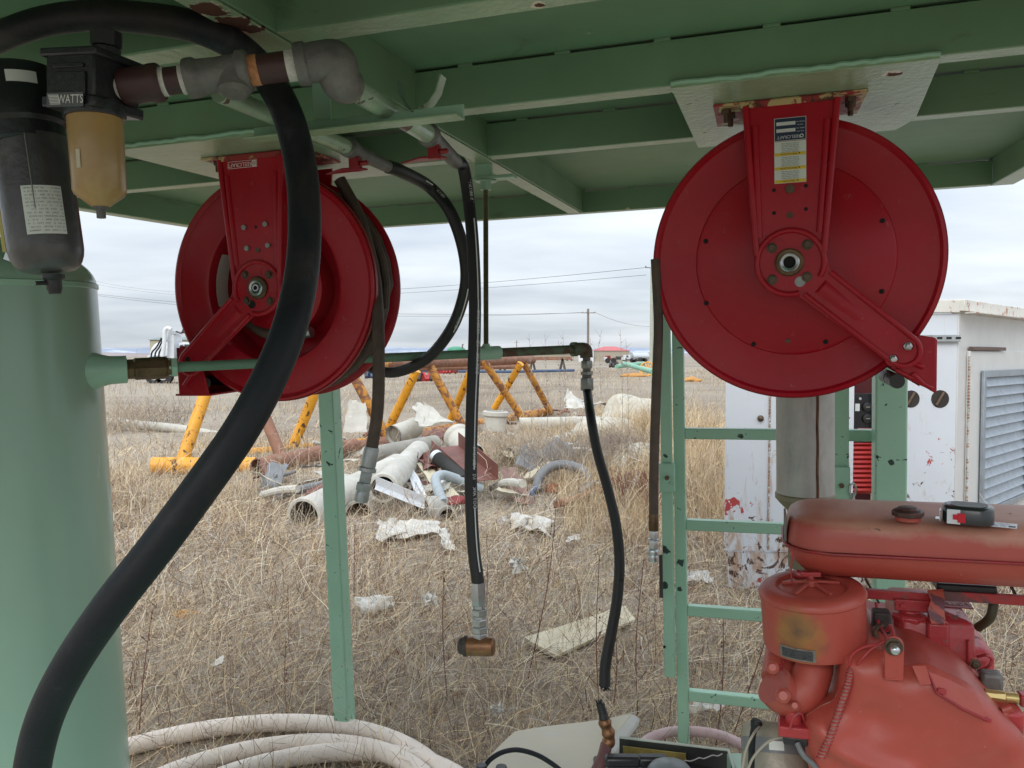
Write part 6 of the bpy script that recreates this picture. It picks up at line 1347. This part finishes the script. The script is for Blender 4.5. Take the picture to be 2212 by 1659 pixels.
for x in (955,1010,1085,1150,1215): 
    for dx_ in (-5,6): mb=MB(); mb.bar(P(x+dx_,802,60),P(x,774,60),.16,.16); mb.build('trestle_leg',darksteel,rk_)
for y,d in ((775,60),(777,62)): mb=MB(); mb.bar(P(930,y,d),P(1235,y-2,d),.14,.18); mb.build('beam',rustp,rk_)
mb=MB(); mb.tube([P(700,800,55),P(1100,803,55),P(1240,800,57)],.10,10,False); one('long_pipe',mb,farblue,'long thin blue grey pipe lying on the ground behind the truss','pipe')
mb=MB(); mb.tube([P(880,796,44),P(1110,792,50)],.16,10,False); one('long_pipe',mb,rustp,'rusty long pipe lying just behind the blue grey one','pipe')
def implement(label,x0,x1,y0,y1,d,m,seed,name='farm_implement'):
    o=thing(name,label,'implement',P((x0+x1)/2,y1,d)); q=random.Random(seed)
    mb=MB(); mb.bar(P(x0,y1-3,d),P(x1,y1-5,d),.18,.25); mb.build('frame',m,o)
    for i in range(5):
        x=x0+(x1-x0)*(i+.5)/5; mb=MB(); mb.bar(P(x+q.uniform(-3,3),y0+q.uniform(0,6),d),P(x+q.uniform(-4,4),y1,d-.3),.10,.14); mb.build('tine',m if q.random()<.6 else darksteel,o)
implement('red implement lying beyond the truss behind the loop of black hose',898,935,805,821,33,farred,3)
implement('blue and red implement at the left behind the hanging brown hose',788,812,795,815,36,farblue,5)
implement('red implement between the truss and the far racks',940,990,790,806,48,farred,8)
implement('dark rusty junk right of the elbow in the dry grass',1318,1336,782,792,50,darksteel,9,'rusty_junk')
mb=MB(); mb.tube([P(1346,785,30),P(1410,803,26)],.085,18,False); one('green_pipe',mb,mint,'mint green pipe slanting toward the right reel hose','pipe','mint green pipes in the far grass')
mb=MB(); mb.tube([P(1332,792,32),P(1390,785,34)],.085,18,False); one('green_pipe',mb,mint,'mint green pipe crossing behind the slanting one','pipe','mint green pipes in the far grass')
yr=thing('yellow_spool','yellow cable spool lying beside the mint green pipes','spool',P(1395,800,33)); mb=MB(); c=P(1398,797,33)
mb.ring([(.28,-.03),(.32,-.03),(.32,.03),(.28,.03)],Mdir(c,Vector((-.3,-1,.5))),32); mb.build('rim',yellowp,yr)
for k in range(5): a=math.pi*k/5; Mx=Mdir(c,Vector((-.3,-1,.5))); mb=MB(Mx); mb.bar((-.3*math.cos(a),-.3*math.sin(a),0),(.3*math.cos(a),.3*math.sin(a),0),.03,.03); mb.build('spoke',yellowp,yr)
lump('orange lump half buried in grass near the mint pipes',P(1369,812,26),.36,.3,.10,orange,'orange_lump','foam',31,.2)
lump('orange cloth heap visible between the ladder channels',P(1492,822,20),.22,.2,.10,orange,'orange_cloth','cloth',32,.4)
# ================================================================ dry grass, weeds, brush
def blades(name,N,xy,hgt,wid,lean,curl,cols,colw,label,seed,segs=4,kind='stuff',cat=None,flat=0.0,zo=0):
    g=np.random.default_rng(seed); x,y=xy; N=len(x)
    h=hgt(g,N,x,y); w=wid(g,N,x,y); az=g.uniform(0,2*np.pi,N); le=lean(g,N); cu=curl(g,N)
    z0=terr(x,y)-.01+zo
    t=np.linspace(0,1,segs+1)
    # the stalk leans by le at the base and bends on by cu
    ang=le[:,None]+cu[:,None]*t[None,:]; ds=h[:,None]/segs
    hx=np.concatenate([np.zeros((N,1)),np.cumsum(np.sin(ang[:,:-1])*ds,1)],1); hz=np.concatenate([np.zeros((N,1)),np.cumsum(np.cos(ang[:,:-1])*ds,1)],1)
    hz=np.maximum(hz,.004+.0*hz)
    wob=g.normal(0,.06,(N,segs+1))*h[:,None]*t[None,:]
    ca,sa=np.cos(az)[:,None],np.sin(az)[:,None]
    px=x[:,None]+hx*ca-wob*sa; py=y[:,None]+hx*sa+wob*ca; pz=z0[:,None]+hz
    # width runs across the line of sight of nobody in particular: a random side, mostly across
    sa2=az+np.pi/2+g.uniform(-.9,.9,N); wx=np.cos(sa2)[:,None]*w[:,None]*(1-.75*t[None,:])/2; wy=np.sin(sa2)[:,None]*w[:,None]*(1-.75*t[None,:])/2
    V=np.empty((N,segs+1,2,3),np.float32)
    V[:,:,0,0]=px-wx;V[:,:,0,1]=py-wy;V[:,:,0,2]=pz;V[:,:,1,0]=px+wx;V[:,:,1,1]=py+wy;V[:,:,1,2]=pz+.3*w[:,None]
    nv=N*(segs+1)*2; base=(np.arange(N)*(segs+1)*2)[:,None]+np.arange(segs)[None,:]*2
    F=np.stack([base,base+1,base+3,base+2],-1).reshape(-1,4)
    me=bpy.data.meshes.new(name); me.vertices.add(nv); me.vertices.foreach_set('co',V.reshape(-1))
    nf=len(F); me.loops.add(nf*4); me.polygons.add(nf); me.loops.foreach_set('vertex_index',F.reshape(-1).astype(np.int32)); me.polygons.foreach_set('loop_start',np.arange(0,nf*4,4,dtype=np.int32)); me.polygons.foreach_set('loop_total',np.full(nf,4,np.int32))
    ci=g.choice(len(cols),N,p=np.array(colw)/sum(colw)); cc=np.array(cols,np.float32)[ci]*g.uniform(.75,1.2,(N,1)).astype(np.float32)
    col=np.ones((N,(segs+1)*2,4),np.float32); col[:,:,:3]=cc[:,None,:]
    at=me.color_attributes.new('Col','FLOAT_COLOR','POINT'); at.data.foreach_set('color',col.reshape(-1))
    me.update(calc_edges=True); me.materials.append(foliage_m)
    o=bpy.data.objects.new(name,me); C.objects.link(o); o['label']=label; o['kind']=kind
    if cat: o['category']=cat
    return o
def scatter(N,d0,d1,seed,dens=None,left=-.70,right=.70,p=1.0):
    g=np.random.default_rng(seed); u=g.uniform(0,1,N); d=(d0**p+(d1**p-d0**p)*u)**(1/p); k=g.uniform(left,right,N); x=k*d; y=d
    if dens is not None: m=g.uniform(0,1,N)<dens(x,y); x,y=x[m],y[m]
    return x,y
TAN=[(.62,.465,.28),(.48,.36,.225),(.34,.25,.16),(.78,.64,.42),(.29,.23,.18),(.16,.105,.07),(.44,.355,.27)]
def patch(x,y,s=1.0,o=0): return .5+.5*np.sin(x*1.7*s+o+1.3*np.sin(y*.9*s+o))*np.sin(y*1.3*s+1.1*np.sin(x*1.1*s+2*o))
track=lambda x,y:np.clip(1-np.exp(-((y-19-.2*x)/5.0)**2)*1.05*(x<6),0.0,1)
def clear(x,y):   # trampled thin where the rubbish and the truss lie
    e=np.exp(-(((x+.6)/1.5)**2+((y-8.3)/1.3)**2)**2)*.82+np.exp(-(((x-.3)/1.6)**2+((y-10.8)/1.5)**2)**2)*.45
    t=np.exp(-(((x+3.0)/2.4)**2+((y-10.3)/1.3)**2)**2)*.85
    return np.clip(1-e-t,0.05,1)
def tuft(x,y): return .55+.45*np.sin(5.1*x+2*np.sin(2.3*y))*np.sin(4.3*y+2*np.sin(3.1*x))
BR=TAN+[(.13,.07,.05),(.20,.10,.07)]
blades('matted_grass',0,scatter(150000,2.6,10,1,dens=lambda x,y:clear(x,y)*(np.where(y<4.8,.75,.5)+.5*np.clip(tuft(x*1.7,y*1.7)*tuft(x*.6+2,y*.7)*2.2-.2,0,1)),p=1.4),lambda g,n,x,y:g.uniform(.06,.30,n),lambda g,n,x,y:g.uniform(.002,.0052,n)*(.5+y/7),lambda g,n:g.normal(1.35,.35,n),lambda g,n:g.normal(.2,.9,n),BR,[4,4,3,3,3,3,4,2,2],'matted dry grass and straw litter covering the yard',21,segs=4)
blades('dry_grass',0,scatter(52000,3.2,11,2,dens=lambda x,y:(.1+.9*patch(x,y,.8)*tuft(x,y))*clear(x,y),p=1.5),lambda g,n,x,y:g.gamma(3,.05,n)*(.8+.2*np.clip((y-4)/4,0,1)),lambda g,n,x,y:g.uniform(.0022,.0042,n)*(.5+y/8),lambda g,n:g.normal(.0,.6,n),lambda g,n:g.normal(.3,.9,n),BR,[5,4,2,3,2,1,2,1,1],'fine dry grass standing in the near yard',22,segs=4)
blades('matted_grass',0,scatter(60000,9,20,9,dens=lambda x,y:.15+.85*track(x,y),p=1.7),lambda g,n,x,y:g.uniform(.1,.38,n),lambda g,n,x,y:g.uniform(.003,.008,n)*(y/12),lambda g,n:g.normal(1.2,.4,n),lambda g,n:g.normal(.2,.8,n),BR,[4,4,2,4,2,2,3,1,1],'matted grass farther off in the yard',29,segs=3)
blades('dry_grass',0,scatter(56000,9,24,3,dens=lambda x,y:track(x,y)*(.1+.9*patch(x,y,.35,1)*tuft(x*.5,y*.5))*clear(x,y),p=1.7),lambda g,n,x,y:g.gamma(4,.055,n)*(.7+.5*patch(x,y,.2,2)),lambda g,n,x,y:g.uniform(.004,.008,n)*(y/13),lambda g,n:g.normal(0,.5,n),lambda g,n:g.normal(.3,.8,n),BR,[6,5,2,4,2,1,3,1,1],'dry grass round the truss and rubbish pile',23,segs=3)
blades('dry_grass',0,scatter(60000,22,90,4,dens=lambda x,y:np.clip(track(x,y)*(.3+.7*patch(x,y,.08,3)),0,1),p=1.5),lambda g,n,x,y:g.gamma(4,.045,n)*(.8+.3*patch(x,y,.1)),lambda g,n,x,y:g.uniform(.012,.03,n)*(y/35),lambda g,n:g.normal(0,.4,n),lambda g,n:g.normal(.3,.5,n),[(.55,.45,.32),(.46,.37,.26),(.40,.33,.25),(.5,.42,.33)],[3,3,2,2],'distant dry grass across the flat yard',24,segs=2)
def cluster(N,boxes,seed):
    g=np.random.default_rng(seed); xs=[];ys=[]
    for (x0,x1,y0,y1,w) in boxes:
        n=int(N*w); xs.append(g.uniform(x0,x1,n)); ys.append(g.uniform(y0,y1,n))
    xs=np.concatenate(xs); ys=np.concatenate(ys); m=g.uniform(0,1,len(xs))<tuft(xs*.8,ys*.8); return xs[m],ys[m]
blades('tall_grass',0,cluster(26000,[(1.9,3.6,8,13,.42),(-5.5,-2.9,8.5,14,.2),(1.6,4.2,13,18,.22),(.5,2.2,6.8,10,.34),(.2,2.6,11.5,16,.5),(-1.8,.2,10.5,13,.12)],31),lambda g,n,x,y:g.gamma(9,.055,n)*np.where(x<0,.7,1)*np.where(x<1.6,.6,1),lambda g,n,x,y:g.uniform(.003,.007,n)*(y/9),lambda g,n:g.normal(0,.35,n),lambda g,n:g.normal(.4,.7,n),TAN,[7,4,2,5,1,1,1],'tall pale dry grass right of the pile and at far left',25,segs=5)
blades('tangled_straw',0,scatter(7000,3.0,12,5,dens=lambda x,y:.3+.7*clear(x,y),p=1.3),lambda g,n,x,y:g.uniform(.25,.8,n),lambda g,n,x,y:g.uniform(.002,.0036,n)*(.5+y/7),lambda g,n:g.normal(.8,.6,n),lambda g,n:g.normal(.4,1.0,n),[(.74,.66,.50),(.55,.46,.34),(.5,.47,.44),(.18,.08,.055)],[5,3,2,2],'long loose pale straws lying over the grass',26,segs=8)
# brushy weeds: branching stems
def weed(mb,base,h,seed,spread=.5,nb=7,r=.003,droop=0.0,lean=(0,0)):
    q=random.Random(seed); top=base+Vector((lean[0]*h,lean[1]*h,h)); mid=lerp(base,top,.5)+Vector((q.uniform(-.04,.04)*h,0,0))
    mb.tube([base,mid,top],(r,r*.4),5,k=4)
    sp=spline([base,mid,top],10)
    for i in range(nb):
        p=sp[int(len(sp)*(.25+.7*i/nb))]; a=q.uniform(0,6.28); l=h*spread*q.uniform(.35,1)*(1.1-i/nb*.7)
        d=Vector((math.cos(a),math.sin(a)*.8,1.1)).normalized(); e=p+d*l; mb.tube([p,lerp(p,e,.5)+Vector((0,0,-.03*l)),e],(r*.6,r*.25),4,k=3)
        for j in range(3):
            p2=lerp(p,e,q.uniform(.4,.95)); d2=(d+Vector((q.uniform(-.8,.8),q.uniform(-.8,.8),q.uniform(0,.5)))).normalized(); mb.tube([p2,p2+d2*l*.3],(r*.4,r*.2),4,False)
redstem=mat('red_brown_weed_stem',(.16,.055,.035),.7,var=.3,vscale=30); greystem=mat('grey_weed_stem',(.30,.25,.20),.8,var=.3,vscale=30); palestem=mat('pale_weed_stem',(.45,.37,.28),.8,var=.25,vscale=30)
redlist=[(1140,1555,3.9,.95,(.16,.1)),(1378,1590,3.45,.72,(.03,.0)),(1325,1560,3.6,.42,(0,0)),(1297,1590,3.4,.75,(-.01,0)),(966,1592,3.7,.62,(-.02,0)),(1580,1640,3.3,.7,(.35,.1)),(1545,1640,3.2,.55,(.05,0)),(300,1630,3.3,.55,(.12,0)),(620,1570,3.5,.36,(0,0)),(765,1330,5.2,.5,(.02,0)),(1052,1300,5.2,.45,(0,0))]
for i,(x,y,d,h,l) in enumerate(redlist):
    b=P(x,y,d); b=Vector((b.x,d,float(terr(b.x,d)))); mb=MB(); weed(mb,b,h,i,.16,3,.0030,lean=l)
    for j in range(5):
        t=random.uniform(.35,1); c=b+Vector((l[0]*h*t,l[1]*h*t,h*t)); mb.lathe([(.001,-.006),(.0042,0),(.001,.006)],T(c),6)
    one('red_weed',mb,redstem,['tall red brown weed stem leaning right of the hanging tee','red weed stem just left of the ladder','short red weed left of the broken hose stub','thin straight red weed behind the broken hose','red weed stem left of the hanging brass tee','leaning brown weed stem in front of the lowest ladder rung','dark weed stem behind the pink hose','weed stem crossing the white hoses at lower left','short red weed behind the white hose coils','thin red weed right of the green post','thin red weed below the pile by the black hose'][i],'weed','red weed stems',origin=b)
sky_w=[(1143,720,8.5,.0),(1177,722,9,.0),(1216,718,9,0),(1275,730,8,0),(1300,712,8.6,.25),(1352,735,8,0),(1294,745,8.2,0),(296,752,20,.15),(1340,712,9,0),(1206,735,9,0)]
for i,(x,yt,d,l) in enumerate(sky_w):
    t=P(x,yt,d); z0=float(terr(t.x,d)); h=t.z-z0; b=Vector((t.x-l*h,d,z0)); mb=MB(); 
    q=random.Random(i+50); mb.tube([b,lerp(b,t,.5)+Vector((.03,0,0)),t],(.004,.0015),5,k=5); sp=spline([b,lerp(b,t,.5)+Vector((.03,0,0)),t],12)
    for j in range(14):
        p=sp[int((len(sp)-1)*(.55+.45*j/14))]; a=q.choice((-1,1)); mb.tube([p,p+Vector((a*q.uniform(.02,.07),q.uniform(-.03,.03),q.uniform(.03,.09)))],(.002,.0008),4,False)
        mb.lathe([(.001,-.006),(.004,0),(.001,.008)],T(p+Vector((a*.01,0,.01))),5)
    one('tall_weed',mb,greystem,['tallest thin weed head left of the cross arm pole','feathery weed head beside the leftmost tall one','bare thin weed stem against the sky','weed stem just left of the pipe elbow','slanting seedy weed crossing in front of the pole','weed head between the pole and the pale post','short weed tip by the pipe elbow','bare sapling stem against the sky beside the tank','feathery weed right of the pole above the red roof','low thin weed stem under the power lines'][i],'weed','tall weeds against the sky',origin=b)
# grey tumbleweed brush at the far left behind the tank line
def brush(mb,c,rad,h,n,seed,r=.006):
    q=random.Random(seed)
    for i in range(n):
        a=q.uniform(0,6.28); b=c+Vector((q.uniform(-.5,.5)*rad,q.uniform(-.5,.5)*rad,0)); d=Vector((math.cos(a)*q.uniform(.2,1),math.sin(a)*q.uniform(.2,1),q.uniform(.4,1.3))); d=d.normalized()*h*q.uniform(.5,1)
        m=b+d*.5+Vector((q.uniform(-.1,.1),q.uniform(-.1,.1),q.uniform(-.05,.1)))*h; e=b+d+Vector((q.uniform(-.15,.15),0,q.uniform(-.2,.05)))*h; mb.tube([b,m,e],(r,r*.35),4,k=3)
        for j in range(3):
            p=lerp(m,e,q.uniform(0,.9)); mb.tube([p,p+Vector((q.uniform(-.3,.3),q.uniform(-.3,.3),q.uniform(-.05,.35)))*h*.5],(r*.5,r*.25),4,False)
for i,(x,y,d,rad,h,n,m_,lb) in enumerate(((262,905,17,1.4,1.0,120,palestem,'pale tangled brush below the brass valve at the left'),(330,900,19,1.2,.85,90,greystem,'grey tangled brush between the brass valve and the left reel'),(1330,985,10.5,1.0,.6,260,greystem,'tangled dry brush in front of the tarp heap'),(1240,1000,10,.9,.6,240,greystem,'grey tangled brush right of centre over the pile'),(1130,960,11,.9,.7,220,palestem,'tangled brush right of the black hose on the pile'),(1400,1060,8.3,.7,.5,200,redstem,'tangle of dry stems left of the ladder channel'),(1530,1060,8.2,.5,.75,80,palestem,'dry brush between ladder and white housing'),(860,1110,7.6,.5,.45,70,palestem,'dry stems growing through the pipe pile'))):
    b=P(x,y,d); b=Vector((b.x,d,float(terr(b.x,d)))); mb=MB(); brush(mb,b,rad,h,n,i,.0035*d/8); one('dry_brush',mb,m_,lb,'brush','patches of dry brush',origin=b,smooth=0)
# dark far scrub line under the hills
